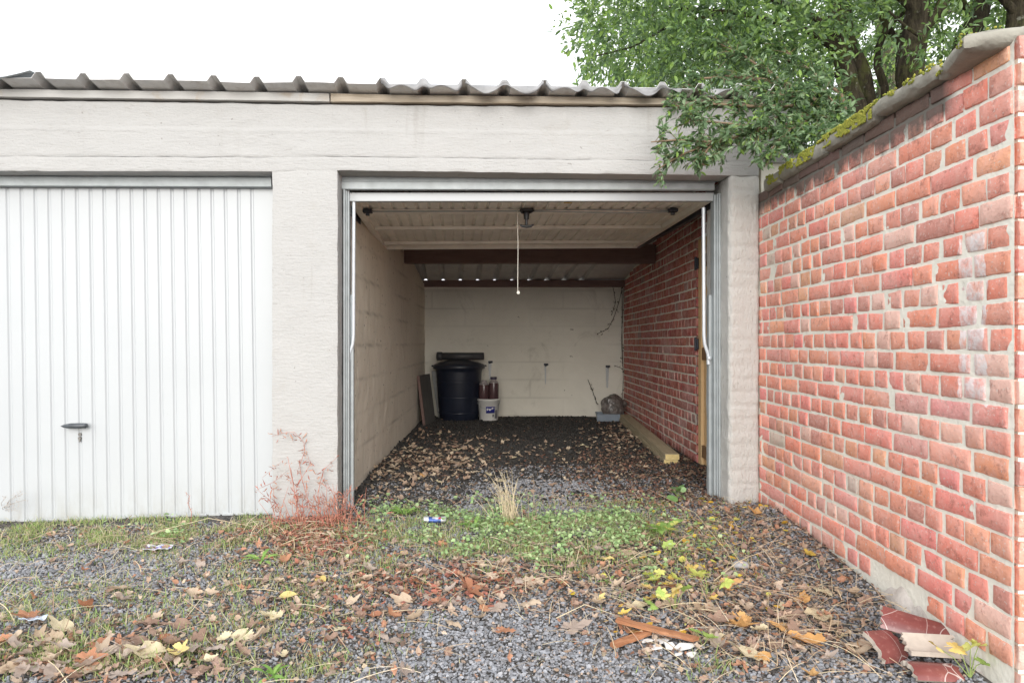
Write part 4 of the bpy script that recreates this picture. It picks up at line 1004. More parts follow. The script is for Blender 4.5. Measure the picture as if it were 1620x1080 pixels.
# --- grass
def blades(N0, name, label, fun, hmin, hmax, pal, seed, wid=.0016):
    X, Y = sample(N0, -3.3, 1.5, 2.2, 4.6); px = 810+F*X/Y; k = (px > -60) & (px < 1680); X, Y = X[k], Y[k]; z = gzv(X, Y); px, py = pix(X, Y, z)
    d = fun(px, py, X, Y)*(.6+1.6*clumpy(X, Y, 5.0, seed)); k = rng.random(len(X)) < d; X, Y, z = X[k], Y[k], z[k]; n = len(X)
    tv = []
    for q in range(6):
        b = rnd.uniform(.15,.8); P = []
        for i in range(4):
            t = i/3; w_ = (1-t)**.7; P += [(-w_, b*t*t, t), (w_, b*t*t, t)] if i < 3 else [(0, b*t*t, t*.93)]
        tv.append((P, [(0,1,3,2),(2,3,5,4),(4,5,6)]))
    h = rng.uniform(hmin, hmax, n); S = np.stack([np.full(n, wid)*rng.uniform(.7,1.5,n), h, h*rng.uniform(.6,1,n)], 1)
    pal = np.array(pal); c = pal[rng.integers(0, len(pal), n)]*rng.uniform(.75,1.2,(n,1))
    return tag(scatter(name, tv, np.stack([X,Y,z],1), eul(rng.normal(0,.25,n), rng.normal(0,.25,n), rng.uniform(0,6.3,n)), S, c, M['grass']), label, 'grass', kind='stuff')
GP = [(.36,.50,.15),(.44,.56,.20),(.54,.57,.26),(.60,.56,.33),(.30,.45,.14),(.60,.53,.36)]
blades(190000, 'grass', 'short patchy grass growing through the gravel', lambda px,py,X,Y: np.clip(GR(px,py),0,1.1)*.75*(Y < fac_y(X)+.13), .015, .06, GP, 21, .0019)
# --- low leafy weeds (clover-like)
X, Y = sample(60000, -3.2, 1.4, 2.6, 4.5); z = gzv(X, Y); px, py = pix(X, Y, z)
d = blobs(px, py, [(830,840,150,34,1.2),(960,845,110,34,.8),(680,850,90,30,.5),(900,880,120,28,.6),(640,800,50,20,.8),(240,846,40,12,.8),(1080,900,90,40,.25)])*(.5+1.8*clumpy(X, Y, 4.2, 33))
k = rng.random(len(X)) < d; X, Y, z = X[k], Y[k], z[k]; N = len(X)
DISC = ([(0,0,0)]+[(math.cos(6.28*i/7)*(1 if i else .6), math.sin(6.28*i/7), .15) for i in range(7)], [(0,1+i,1+(i+1)%7) for i in range(7)])
wd = scatter('weeds', [DISC, LEAF_OVAL], np.stack([X,Y,z+rng.uniform(.008,.05,N)],1), eul(rng.normal(0,.45,N), rng.normal(0,.45,N), rng.uniform(0,6.3,N)), rng.uniform(.006,.014,N), np.array([(.46,.64,.30),(.54,.68,.36),(.36,.55,.24)])[rng.integers(0,3,N)]*rng.uniform(.8,1.2,(N,1)), M['grass'])
tag(wd, 'low green leafy weeds carpeting the garage threshold', 'weeds', kind='stuff')
# tiny yellow leaflets along the wall
X, Y = sample(1500, .2, 1.5, 2.6, 4.3); z = gzv(X, Y); px, py = pix(X, Y, z); k = rng.random(len(X)) < blobs(px,py,[(1150,850,120,60,.5),(1100,930,160,60,.25)]); X,Y,z = X[k],Y[k],z[k]; N = len(X)
yl = scatter('small_leaves', [LEAF_OVAL, DISC], np.stack([X,Y,z+.018],1), eul(rng.normal(0,.3,N), rng.normal(0,.3,N), rng.uniform(0,6.3,N)), rng.uniform(.009,.022,N), np.array([(.72,.55,.06),(.62,.58,.12),(.7,.42,.05)])[rng.integers(0,3,N)], M['litter']); tag(yl, 'tiny bright yellow leaflets dotted over the litter', 'leaves', kind='stuff')

# ------------------------------------------------------------------ single fallen leaves
def maple(seed, curl, fold, asym):
    r_ = random.Random(seed); N = 40; V = [(0,0,0)]; ring = []
    lob = [(0,1.0,.26),(58,.86,.24),(-58,.86,.24),(118,.56,.26),(-118,.56,.26)]
    lob2 = [(c+r_.uniform(-12,12), L*r_.choice([1,.95,.85,.75,.55]) , w_) for (c, L, w_) in lob]
    for rr in (.5, 1.0):
        for i in range(N):
            a = 360*i/N-180; rad = .50
            for (c, L, w_) in lob2:
                d = (a-c+180) % 360-180; rad = max(rad, L*max(0, 1-abs(d)/44)**.55 if abs(d) < 44 else 0)
            if abs(a) > 165: rad = .12
            rad *= 1+.14*r_.uniform(-1,1)*(rr > .9); rad *= rr if rr > .9 else .55
            x, y = rad*math.cos(math.radians(a)), rad*math.sin(math.radians(a))
            V.append((x, y*asym, 0))
    out = []
    p1, p2 = r_.uniform(0,6), r_.uniform(0,6)
    for (x, y, z) in V:
        z = .3*curl*(x*x+y*y)*(.6+.4*math.sin(math.atan2(y,x)*2+p1)) + .5*fold*abs(y) + .07*math.sin(x*5+p1)*math.cos(y*4+p2) + .04*math.sin(x*11+y*9+p2)
        ca, sa = math.cos(p1), math.sin(p1); u_, v_ = x*ca+y*sa, -x*sa+y*ca; kk = 1.7*curl+1e-4
        u2, z2 = (math.sin(kk*u_)/kk)*(1-0*z), (1-math.cos(kk*u_))/kk
        out.append((u2*ca-v_*sa, u2*sa+v_*ca, z+z2))
    Fs = [(0,1+i,1+(i+1)%N) for i in range(N-1)] + [(1+i,1+N+i,1+N+i+1,1+i+1) for i in range(N-1)]
    b = len(out); L = r_.uniform(.5,.8); c = r_.uniform(-.2,.2)
    for i in range(4):
        t = i/3; out += [(-.05-L*t, c*t*t-.012, .02), (-.05-L*t, c*t*t+.012, .035)]
    Fs += [(b+2*i, b+2*i+1, b+2*i+3, b+2*i+2) for i in range(3)]
    return out, Fs
def ovate(seed, curl):
    V = []; Fs = []; n = 8
    for i in range(n+1):
        t = i/n; w_ = .34*math.sin(math.pi*t**.8)
        for s in (-1, 0, 1): V.append((t-.5, s*w_, curl*(w_*abs(s))*1.2+.16*math.sin(t*3+seed)*curl))
    Fs = [(3*i+k, 3*i+3+k, 3*i+4+k, 3*i+1+k) for i in range(n) for k in (0,1)]
    b = len(V); V += [(-.5,-.012,0),(-.5,.012,0),(-.8,.05,.02),(-.8,.07,.02)]; Fs.append((b,b+1,b+3,b+2)); return V, Fs
SH = {'flat': [maple(1,.18,.08,.95), maple(2,.3,.12,.85)], 'curled': [maple(3,.95,.35,.75), maple(4,.75,.7,.7), maple(5,-.75,.3,.8)], 'folded': [maple(6,.3,.9,.75), maple(7,.2,1.2,.6)], 'oval': [ovate(1,.12), ovate(2,.25)]}
lmesh = {}
def leaf_mesh(colr, shape, k):
    key = (colr, shape, k)
    if key not in lmesh:
        V, Fs = SH[shape][k]; me = bpy.data.meshes.new('fallen_leaf'); me.from_pydata(V, [], Fs); me.polygons.foreach_set('use_smooth', [True]*len(Fs)); me.materials.append(LEAFM[colr]); lmesh[key] = me
    return lmesh[key]
X, Y, z = PENDING; N = len(X)
ll = scatter('litter', SH['flat']+SH['curled'], np.stack([X,Y,z+.02],1), eul(rng.normal(0,.4,N), rng.normal(0,.4,N), rng.uniform(0,6.3,N)), rng.uniform(.018,.045,N), np.array([(.50,.38,.27),(.42,.31,.23),(.56,.46,.34),(.36,.25,.18)])[rng.integers(0,4,N)], M['litter']); tag(ll, 'drifts of dry tan leaves on the garage floor', 'litter', kind='stuff')
X, Y = sample(5200, -3.3, 1.45, 2.3, 4.2); z = gzv(X, Y); px, py = pix(X, Y, z); k = (rng.random(len(X)) < .05+LI(px,py)*.42) & (Y < fac_y(X)-.02); X, Y, z = X[k], Y[k], z[k]; N = len(X)
ll = scatter('litter', SH['curled']+SH['folded']+SH['oval'], np.stack([X,Y,z+.02],1), eul(rng.normal(0,.5,N), rng.normal(0,.5,N), rng.uniform(0,6.3,N)), rng.uniform(.016,.04,N), np.array([(.50,.36,.26),(.42,.28,.21),(.56,.44,.34),(.46,.24,.15),(.36,.25,.20)])[rng.integers(0,5,N)]*rng.uniform(.8,1.15,(N,1)), M['litter']); tag(ll, 'small shrivelled brown leaves mixed into the drive litter', 'litter', kind='stuff')
taken = []
def put_leaf(p, colr, shape, size, place, k=None, rz=None, tilt=.22, label=None):
    if label: size *= .82
    k = rnd.randrange(len(SH[shape])) if k is None else k
    o = bpy.data.objects.new('fallen_leaf', leaf_mesh(colr, shape, k)); COL.objects.link(o)
    lift = size*{'flat':.10,'curled':.16,'folded':.08,'oval':.08}[shape]
    o.location = (p.x, p.y, p.z+.012+lift); o.scale = (size,)*3; o.rotation_euler = (rnd.gauss(0,tilt), rnd.gauss(0,tilt), rnd.uniform(0,6.28) if rz is None else rz)
    kind = {'flat':'flat open','curled':'curled up','folded':'folded','oval':'narrow oval'}[shape]
    lb = label or ('%s %s %s %s' % (kind, colr, 'leaf' if shape == 'oval' else 'maple leaf', place))
    tag(o, lb, 'leaf', 'fallen leaves lying about the drive and garage floor'); taken.append((p.x, p.y)); return o
# the conspicuous ones
for (x, y, c, sh, s, lb) in [
    (806,834,'orange','curled',.075,'bright orange yellow leaf standing upright in the threshold weeds'),
    (456,948,'yellow','oval',.10,'clean yellow oval leaf lying alone on open gravel'),
    (1279,884,'yellow','curled',.085,'large yellow leaf against the foot of the brick wall'),
    (1188,1045,'cream','flat',.11,'large cream pointed leaf at the bottom edge of the gravel'),
    (1295,980,'cream','flat',.13,'large pale green cream leaf on the straw before the wall'),
    (1235,1000,'orange','curled',.12,'big orange curled leaf on the straw in front of the tiles'),
    (1285,1025,'orange','folded',.13,'tall folded orange leaf nearest the broken red tiles'),
    (135,967,'rust','folded',.10,'dark rust folded leaf on the open gravel left of centre'),
    (240,1040,'cream','flat',.12,'pale cream leaf with ragged lobes among brown leaves'),
    (282,1040,'yellow','curled',.10,'creamy yellow curled leaf beside a ragged pale leaf'),
    (100,1000,'cream','flat',.10,'flat cream leaf just past the blue wrapper'),
    (545,980,'cream','oval',.10,'cream oval leaf at the edge of the clean gravel'),
    (508,922,'yellow','oval',.09,'pale yellow leaf next to an orange leaf on the gravel'),
    (548,893,'orange','oval',.08,'small orange leaf in front of the dry red weed'),
    (1000,966,'cream','flat',.09,'cream leaf on gravel above the broken laths'),
    (905,1000,'grey brown','flat',.10,'grey brown fan shaped leaf alone on clean gravel'),
    (660,985,'tan','curled',.11,'tan curled leaf where litter meets the clean gravel'),
    (740,940,'rust','curled',.14,'big rusty red heap of leaf on the litter edge'),
    (50,985,'rust','curled',.10,'rust curled leaf at the left edge beside the blue wrapper'),
    (640,880,'yellow','oval',.07,'small yellow oval leaf among brown leaves below the can'),
    (498,808,'yellow','flat',.085,'yellow lobed leaf caught in the red weed by the pillar'),
    (478,830,'orange','flat',.06,'small orange leaf at the foot of the red weed'),
    (668,754,'orange','curled',.055,'orange leaf on the dark floor just inside the garage'),
    (640,768,'orange','curled',.05,'little orange leaf among tan leaves by the side wall'),
    (1197,818,'orange','curled',.08,'orange leaf lying against the right pillar foot'),
    (1350,1040,'tan','folded',.12,'tan folded leaf touching the broken tiles'),
    (950,770,'cream','oval',.05,'small cream leaf just inside the doorway'),
    (365,862,'tan','curled',.075,'tan leaf in the grass strip before the white door'),
    (190,955,'grey brown','curled',.10,'grey brown leaf on the gravel past the packet')]:
    put_leaf(gpt(x, y), c, sh, s, '', label=lb)
ZN = [  # centre px, spread, how many, colours, size, place
    ((110,1050),(130,28),44,['grey brown','brown','tan','rust','grey brown'],(.07,.115),'in the heap at the near left'),
    ((420,1000),(130,50),26,['grey brown','tan','brown','cream'],(.06,.10),'on the gravel left of centre'),
    ((640,960),(110,40),34,['grey brown','rust','brown','tan'],(.055,.10),'in the litter at the gravel edge'),
    ((800,905),(190,26),40,['rust','brown','tan','grey brown','tan'],(.05,.085),'on the litter beyond the clean gravel'),
    ((1010,930),(90,45),24,['tan','rust','grey brown','yellow','brown'],(.05,.09),'among the young maple shoots'),
    ((1240,990),(110,55),36,['tan','brown','orange','grey brown','cream'],(.06,.11),'on the straw in front of the brick wall'),
    ((690,730),(90,34),40,['tan','grey brown','tan','cream','brown'],(.045,.085),'on the dark floor just inside the garage'),
    ((870,715),(150,26),14,['tan','grey brown','cream'],(.035,.06),'deep inside on the garage floor'),
    ((250,900),(200,45),16,['grey brown','tan','rust','brown'],(.05,.09),'on the gravel before the shut door')]
for (c, sp, n, cs, sr, place) in ZN:
    for _ in range(n):
        for tr_ in range(30):
            x, y = rnd.gauss(c[0], sp[0]*.75), rnd.gauss(c[1], sp[1]*.75)
            if not (-30 < x < 1600 and 660 < y < 1085): continue
            p = gpt(x, y)
            if p.x > 1.45 or (p.y > fac_y(p.x)-.05 and not (-.95 < p.x < 1.3)): continue
            if any((p.x-a)**2+(p.y-b)**2 < .035**2 for a, b in taken): continue
            break
        put_leaf(p, rnd.choice(cs), rnd.choice(['flat','curled','curled','folded','curled','flat']), rnd.uniform(*sr)*.74, place)

# ------------------------------------------------------------------ litter things
# crushed can
cp = gpt(688, 829, .03); can = thing('can', 'crushed blue and white drink can lying in the threshold weeds', 'can', cp, R(4))
M['can_white'] = simple('can_silver_white', (.62,.63,.66), .35, .3, .05); M['can_blue'] = simple('can_blue', (.06,.11,.34), .35, .3, .1); M['can_red'] = simple('can_red', (.45,.05,.05), .4, .1, .1)
Mx = Matrix.Translation((-.065,0,0)) @ Matrix.Rotation(R(90), 4, 'Y')
def crush(mm, s=1):
    V = []
    for (x, y, z) in mm.v:
        d = math.hypot(y, z); q = mnoise.noise(Vector((x*22, y*16, z*16)))*.010*(d > .01); y2 = y*(1+q*12) ; z2 = z*(.62+6*q)-.004*math.cos(x*30)
        V.append((x, y2, z2))
    mm.v = V; return mm
m = MB(); m.lathe([(0,.0),(.022,.002),(.025,.008),(.0262,.02),(.0262,.045),(.0262,.1),(.0262,.115),(.024,.125),(.021,.130),(0,.128)], 24, Mx); crush(m).build('body', M['can_white'], can)
m = MB(); m.lathe([(.0267,.03),(.0268,.05),(.0268,.08),(.0268,.10)], 14, Mx, R(150), R(330)); crush(m).build('blue_print', M['can_blue'], can)
m = MB(); m.lathe([(.0269,.085),(.0271,.10)], 4, Mx, R(200), R(240)); crush(m).build('red_print', M['can_red'], can)
def packet(name, label, px, py, w_, h_, c1, c2, c3, seed, rz):
    p = gpt(px, py, .012); o = thing(name, label, 'wrapper', p, rz); mats = [c1, c2, c3]; n1, n2 = 18, 14; V = []
    for j in range(n2+1):
        for i in range(n1+1):
            x, y = (i/n1-.5)*w_, (j/n2-.5)*h_; e = 1-.3*abs(2*i/n1-1)**3
            V.append((x+.006*mnoise.noise(Vector((x*30,y*30,seed))), y*e, .012+.5*(abs(2*j/n2-1)**2)*.016*(1+mnoise.noise(Vector((x*20, seed, 0))))+.008*fbm(Vector((x*35, y*35, seed)), 3)))
    me = bpy.data.meshes.new('foil'); Fs = [(j*(n1+1)+i, j*(n1+1)+i+1, (j+1)*(n1+1)+i+1, (j+1)*(n1+1)+i) for j in range(n2) for i in range(n1)]
    me.from_pydata(V, [], Fs)
    for q in mats: me.materials.append(q)
    for k, f in enumerate(me.polygons):
        i, j = k % n1, k//n1; v = mnoise.noise(Vector((i*.33, j*.4, seed)))
        f.material_index = 0 if (j < 2 or j > n2-3 or v > .32) else (1 if v > -.12 else 2); f.use_smooth = True
    oo = bpy.data.objects.new('foil', me); COL.objects.link(oo); oo.parent = o; md = oo.modifiers.new('thick', 'SOLIDIFY'); md.thickness = .0012
M['foil_white'] = simple('wrapper_white', (.72,.73,.78), .35, .1, .05); M['foil_blue'] = simple('wrapper_blue', (.16,.16,.55), .35, .1, .2, 30); M['foil_brown'] = simple('wrapper_brown', (.40,.25,.17), .5, 0, .3, 30); M['foil_pale'] = simple('wrapper_pale_blue', (.55,.66,.80), .35, .1, .1)
packet('wrapper', 'crumpled white and purple blue snack packet on the gravel before the shut door', 250, 874, .13, .09, M['foil_white'], M['foil_blue'], M['foil_brown'], 3.3, R(5))
packet('wrapper', 'flattened pale blue plastic wrapper near the left edge', 52, 988, .10, .05, M['foil_pale'], M['foil_white'], M['foil_pale'], 7.7, R(-5))
# grey stone
p = gpt(1172, 899, .012); st = thing('stone', 'smooth light grey stone on the litter near the brick wall', 'stone', p); m = MB(); blob(m, (0,0,.006), .035, 5, .3, 2, 3, (1.25,.9,.55)); m.build('stone', simple('pale_grey_stone', (.33,.33,.34), .8, 0, .15, 20, .3), st)
# broken white plaster / crockery shards
p = gpt(1062, 1030, .012)
for i, (dx, dy, w_, h_, rz) in enumerate([(-.075,.05,.06,.045,.2),(-.02,.045,.05,.05,1.1),(.0,.01,.05,.05,-.3),(.05,-.005,.075,.05,.1),(-.055,.005,.06,.04,-.5),(.055,-.055,.055,.035,.6),(.015,-.05,.03,.02,.3)]):
    m = MB(); n = 6; ang = [6.28*k/n+rnd.uniform(-.45,.45) for k in range(n)]; rr = [rnd.uniform(.55,1.25) for _ in range(n)]
    V = [(math.cos(a)*r_*w_*.5, math.sin(a)*r_*h_*.5, zz) for zz in (0,.005) for a, r_ in zip(ang, rr)]
    m.add(V, [tuple(range(5,-1,-1)), tuple(range(6,12))] + [(k, (k+1)%6, 6+(k+1)%6, 6+k) for k in range(6)]); o = m.build('plaster_shard', simple('white_plaster_chip', (.66,.65,.63), .8, 0, .04, 30, .3) if i == 0 else bpy.data.materials['white_plaster_chip'])
    q = Vector((p.x+dx, p.y+dy, 0)); o.location = (q.x, q.y, gz(q.x, q.y)+.014); o.rotation_euler = (rnd.uniform(-.2,.2), rnd.uniform(-.2,.2), rz)
    tag(o, ['flat white plaster shard farthest from the camera, touching the lath','white plaster shard behind the largest one','small squarish white shard in the middle of the pile','largest long white plaster shard by the broken laths','white shard resting by the lath crossing','white shard nearest the camera, apart from the rest','tiniest white crumb beside the shards'][i], 'shard', 'broken white plaster shards')
# broken laths
def lath(x0, y0, x1, y1, w_, label, lift):
    a, b = gpt(x0, y0, lift), gpt(x1, y1, lift); d = b-a; L = d.length; ang = math.atan2(d.y, d.x); o = thing('lath', label, 'lath', a, ang, 'broken wooden laths')
    m = MB(); n = 12; V = []
    for i in range(n+1):
        t = i/n; x = L*t; taper = 1 if .06 < t < .94 else .75; sh = (b.z-a.z)*t
        for (yy, zz) in ((-1,0),(1,0),(1,1),(-1,1)): V.append((x+.012*yy*(i == n)*rnd.random(), yy*w_*.5*taper+.002*rnd.uniform(-1,1), zz*.012+sh+.0015*rnd.uniform(-1,1)))
    m.add(V, [(4*i+k, 4*i+(k+1)%4, 4*i+4+(k+1)%4, 4*i+4+k) for i in range(n) for k in range(4)] + [(3,2,1,0), (4*n,4*n+1,4*n+2,4*n+3)]); m.build('strip', M['lath'], o)
lath(968, 1030, 1030, 1006, .034, 'short red brown lath slanting towards the crossing', .016); lath(976, 994, 1100, 1026, .036, 'long red brown lath running under the white shards', .03)
# broken glazed tiles by the wall
M['glaze'] = simple('dark_red_glaze', (.22,.045,.04), .22, 0, .2, 12, .15, 30); M['clay'] = simple('pale_broken_clay', (.46,.40,.34), .9, 0, .12, 25, .5); 
def glaze():
    b = NB('cracked_red_glaze'); v = b.coord(); c = b.ramp(b.noise(v, 9, 5), [(.3,(.15,.040,.038)), (.7,(.25,.085,.075))])
    vo = b.n('ShaderNodeTexVoronoi', feature='DISTANCE_TO_EDGE'); vo.inputs['Scale'].default_value = 7; b.l(v, vo.inputs['Vector'])
    c = b.mix(b.ramp(vo.outputs['Distance'], [(.002,.8),(.006,0)]), c, (.70,.62,.58)); c = b.mix(b.math('MULTIPLY', b.ramp(b.noise(v, 60, 5, .7), [(.55,0),(.7,1)]), .35), c, (.45,.25,.22)); return b.out(c, .25, b.bump(b.noise(v, 30, 3), .1, .003), spec=.6)
M['glaze'] = glaze()
def shell(m, r, th_, L, a0, a1, n, seed, inner):
    V = []; k = 14
    for i in range(k+1):
        for j in range(n+1):
            a = a0+(a1-a0)*j/n; x = L*(i/k-.5)+(.018*mnoise.noise(Vector((j*.7, seed, i//k*9)))*(abs(i/k-.5)*2)**4)
            rr = r-(th_ if inner else 0); V.append((x, rr*math.sin(a), rr*math.cos(a)-r*math.cos(max(abs(a0),abs(a1)))))
    return V, k
def tile(name, label, px, py, r, L, a0, a1, rot, seed, lift=0.0, th_=.016):
    p = gpt(px, py, lift); o = thing(name, label, 'tile', p, 0, 'broken red glazed tiles by the wall foot'); o.rotation_euler = rot
    n = 12; Vo, k = shell(None, r, th_, L, R(a0), R(a1), n, seed, False); Vi, _ = shell(None, r, th_, L, R(a0), R(a1), n, seed, True); q = n+1
    m = MB(); m.add(Vo, [(i*q+j, i*q+j+1, (i+1)*q+j+1, (i+1)*q+j) for i in range(k) for j in range(n)], True); m.build('glazed_face', M['glaze'], o)
    m = MB(); b = len(Vo); Fs = [(b+i*q+j, b+(i+1)*q+j, b+(i+1)*q+j+1, b+i*q+j+1) for i in range(k) for j in range(n)]
    Fs += [(i*q, (i+1)*q, b+(i+1)*q, b+i*q) for i in range(k)] + [(i*q+n, b+i*q+n, b+(i+1)*q+n, (i+1)*q+n) for i in range(k)]
    Fs += [(j, b+j, b+j+1, j+1) for j in range(n)] + [(k*q+j, k*q+j+1, b+k*q+j+1, b+k*q+j) for j in range(n)]
    m.add(Vo+Vi, Fs, False); m.build('clay_body', M['clay'], o)
tile('roof_tile', 'broad curved red glazed tile, farthest left of the broken pile', 1402, 1044, .12, .12, -30, 30, (R(38), R(6), R(22)), 1, .05)
tile('roof_tile', 'long broken red glazed tile with pale snapped edge against the wall', 1448, 1014, .09, .22, -34, 30, (R(34), R(10), R(-24)), 2, .055)
tile('roof_tile', 'upturned tile showing pale clay underside between two red ones', 1472, 1044, .10, .16, -28, 28, (R(205), R(0), R(-8)), 3, .05)
tile('roof_tile', 'rounded red glazed tile nearest the camera', 1474, 1070, .075, .15, -50, 50, (R(2), R(2), R(-3)), 4, .015)

# ------------------------------------------------------------------ single plants
def stem_plant(name, label, cat, base, stems, rad, mat, leaves=None, lmat=None, ltemps=None, lsize=(.02,.03), lcol=((.3,.4,.1),), lname='leaves', group=None, horizontal=False):
    o = tag(empty(name, base), label, cat, group); m = MB(); b = Vector(base)
    for s in stems: m.tube([Vector(p)-b for p in s], [rad*(1-.6*i/max(1, len(s)-1)) for i in range(len(s))], 5)
    m.build('stem', mat, o)
    if leaves is not None and len(leaves):
        P = np.array([tuple(Vector(p)-b) for p in leaves]); N = len(P)
        rot = eul(rng.normal(0,.35,N), rng.normal(.15,.35,N), rng.uniform(0,6.3,N)) if horizontal else eul(*rng.uniform(0,6.3,(3,N)))
        c = np.array(lcol)[rng.integers(0, len(lcol), N)]*rng.uniform(.8,1.2,(N,1))
        scatter(lname, ltemps or [LEAF_OVAL], P, rot, rng.uniform(*lsize, N), c, lmat or M['grass'], parent=o)
    return o
M['red_stem'] = simple('dry_red_stem', (.42,.17,.12), .8, 0, .25, 30); M['straw_stem'] = simple('straw_stem', (.62,.53,.36), .85, 0, .15, 30); M['green_stem'] = simple('green_stem', (.25,.32,.10), .7); M['brown_stem'] = simple('brown_stem', (.30,.23,.18), .9)
# dry red weed against the pillar
wb = gpt(500, 838)
def fp3(x, y, v): 
    u, v_, z = fac(x, y, v); return Vector(wor(u, v, z))
paths = [[(500,838),(487,790),(477,755),(474,735),(482,715),(481,700),(465,683),(447,685),(430,690)],
         [(505,838),(503,780),(508,757),(513,742),(533,723)], [(520,838),(530,795),(545,784),(565,770)], [(480,836),(450,820),(435,800),(432,770)],
         [(477,745),(455,722),(415,755)], [(482,795),(468,772),(490,735),(487,720)], [(440,822),(428,792),(408,775)], [(505,838),(522,805),(530,780)], [(474,735),(460,740),(433,762),(405,775)], [(530,800),(548,795),(562,805)], [(487,838),(470,800),(468,780)]]
stems = []; lv = []
for pth in paths:
    k = len(pth); pts = []
    for i, (x, y) in enumerate(pth):
        v = -.13+.10*min(1, i/3)+.01*math.sin(i*2+x)
        q = fp3(x, y, v)
        if i == 0: q = Vector((q.x, q.y, gz(q.x, q.y)))
        pts.append(q)
    stems.append(pts)
    for a, b in zip(pts, pts[1:]):
        for _ in range(9 if k < 9 else 7): lv.append(a.lerp(b, rnd.random())+Vector((rnd.gauss(0,.010), rnd.gauss(0,.012), rnd.gauss(-.008,.012))))
for _ in range(360):
    x, y = rnd.gauss(510,42), rnd.gauss(815,22)
    lv.append(fp3(x, min(y, 845), -.10-.12*rnd.random()))
LEAF_DRY = ([(0,0,0),(.3,.06,.05),(.3,-.06,-.03),(.7,.07,-.06),(.7,-.05,.05),(1,0,-.15)], [(0,2,1),(1,2,4,3),(3,4,5)])
for _ in range(46):
    x, y = rnd.gauss(512,38), 836+rnd.uniform(-2,6); a = fp3(x, y, -.12-.12*rnd.random()); a.z = gz(a.x, a.y); x2, y2 = x+rnd.gauss(0,24), y-rnd.uniform(20,75); b = fp3(x2, y2, -.06-.12*rnd.random()); stems.append([a, a.lerp(b,.5)+Vector((rnd.gauss(0,.012),0,.012)), b])
stem_plant('weed', 'tall dry red weed climbing the white pillar foot between the doors', 'weed', tuple(wb), stems, .0022, M['red_stem'], lv, M['litter'], [LEAF_DRY], (.022,.05), ((.40,.15,.11),(.48,.21,.14),(.34,.13,.10),(.5,.3,.22)))
# dry grass tuft at the threshold
tb_ = gpt(808, 822); stems = []; lv = []
for _ in range(70):
    a = Vector((tb_.x+rnd.gauss(0,.035), tb_.y+rnd.gauss(0,.03), 0)); a.z = gz(a.x, a.y); L = rnd.uniform(.10,.30); dx = rnd.gauss(-.06,.10)*L*3; b = a+Vector((dx*.4, rnd.gauss(0,.02), L*.6)); c = a+Vector((dx, rnd.gauss(0,.04), L)); stems.append([a,b,c])
    if rnd.random() < .5: lv += [c.lerp(b, rnd.random()*.4) for _ in range(3)]
stem_plant('grass_tuft', 'tall straw coloured dry grass tuft at the garage threshold', 'grass tuft', tuple(tb_), stems, .0016, M['straw_stem'], lv, M['litter'], [LEAF_DRY], (.008,.018), ((.6,.5,.34),))
tb2 = gpt(842, 826); stems = []; lv = []
for (dx, L) in ((0,.28),(.03,.16),(-.02,.2),(.14,.2),(.155,.17)):
    a = Vector((tb2.x+dx, tb2.y, gz(tb2.x, tb2.y))); b = a+Vector((rnd.gauss(0,.015), 0, L*.6)); c = a+Vector((rnd.gauss(0,.03), 0, L)); stems.append([a,b,c]); lv += [c.lerp(b, rnd.random())+Vector((rnd.gauss(0,.008),rnd.gauss(0,.008),0)) for _ in range(12)]
stem_plant('dead_stalk', 'upright brown dead seed stalks right of the straw tuft', 'stalk', tuple(tb2), stems, .0018, M['brown_stem'], lv, M['litter'], [LEAF_DRY], (.012,.025), ((.45,.34,.24),))
# dry feathery weed at far left, thin red one before the shut door
p = gpt(5, 815); stems = []; lv = []
for (x1, y1) in ((32,782),(40,790),(22,795),(14,800),(36,776),(10,785),(26,806)):
    e = fp3(x1, y1, -.05); a = Vector((p.x, p.y, gz(p.x,p.y))); mid = a.lerp(e,.5)+Vector((-.02,0,.02)); stems.append([a, mid, e]); lv += [e.lerp(mid, rnd.random()*.6)+Vector((rnd.gauss(0,.008),0,rnd.gauss(0,.008))) for _ in range(14)]
stem_plant('weed', 'pale feathery dead weed at the far left before the shut door', 'weed', tuple(p), stems, .0014, M['brown_stem'], lv, M['litter'], [LEAF_DRY], (.008,.018), ((.5,.42,.36),))
p = Vector(fp3(302, 818, -.04)); p.z = gz(p.x, p.y); e = [fp3(303,810,-.04), fp3(297,795,-.04), fp3(300,785,-.03), fp3(294,778,-.03)]
stem_plant('weed', 'single small red stalk standing against the shut white door', 'weed', tuple(p), [[p]+e], .002, M['red_stem'], [a.lerp(b, rnd.random()) for a, b in zip(e, e[1:]) for _ in range(6)], M['litter'], [LEAF_DRY], (.01,.02), ((.45,.22,.16),))
# fresh green seedling by the right jamb
p = gpt(1072, 797); tips = [p+Vector((rnd.gauss(0,.03), rnd.gauss(0,.03), rnd.uniform(.03,.10))) for _ in range(13)]
stem_plant('seedling', 'fresh green round leaved seedling on brown litter inside the right jamb', 'seedling', tuple(p), [[p, p+Vector((0,0,.05)), t] for t in tips], .0016, M['green_stem'], tips, M['grass'], [LEAF_OVAL, DISC], (.022,.04), ((.26,.46,.16),(.34,.52,.24)), horizontal=True)
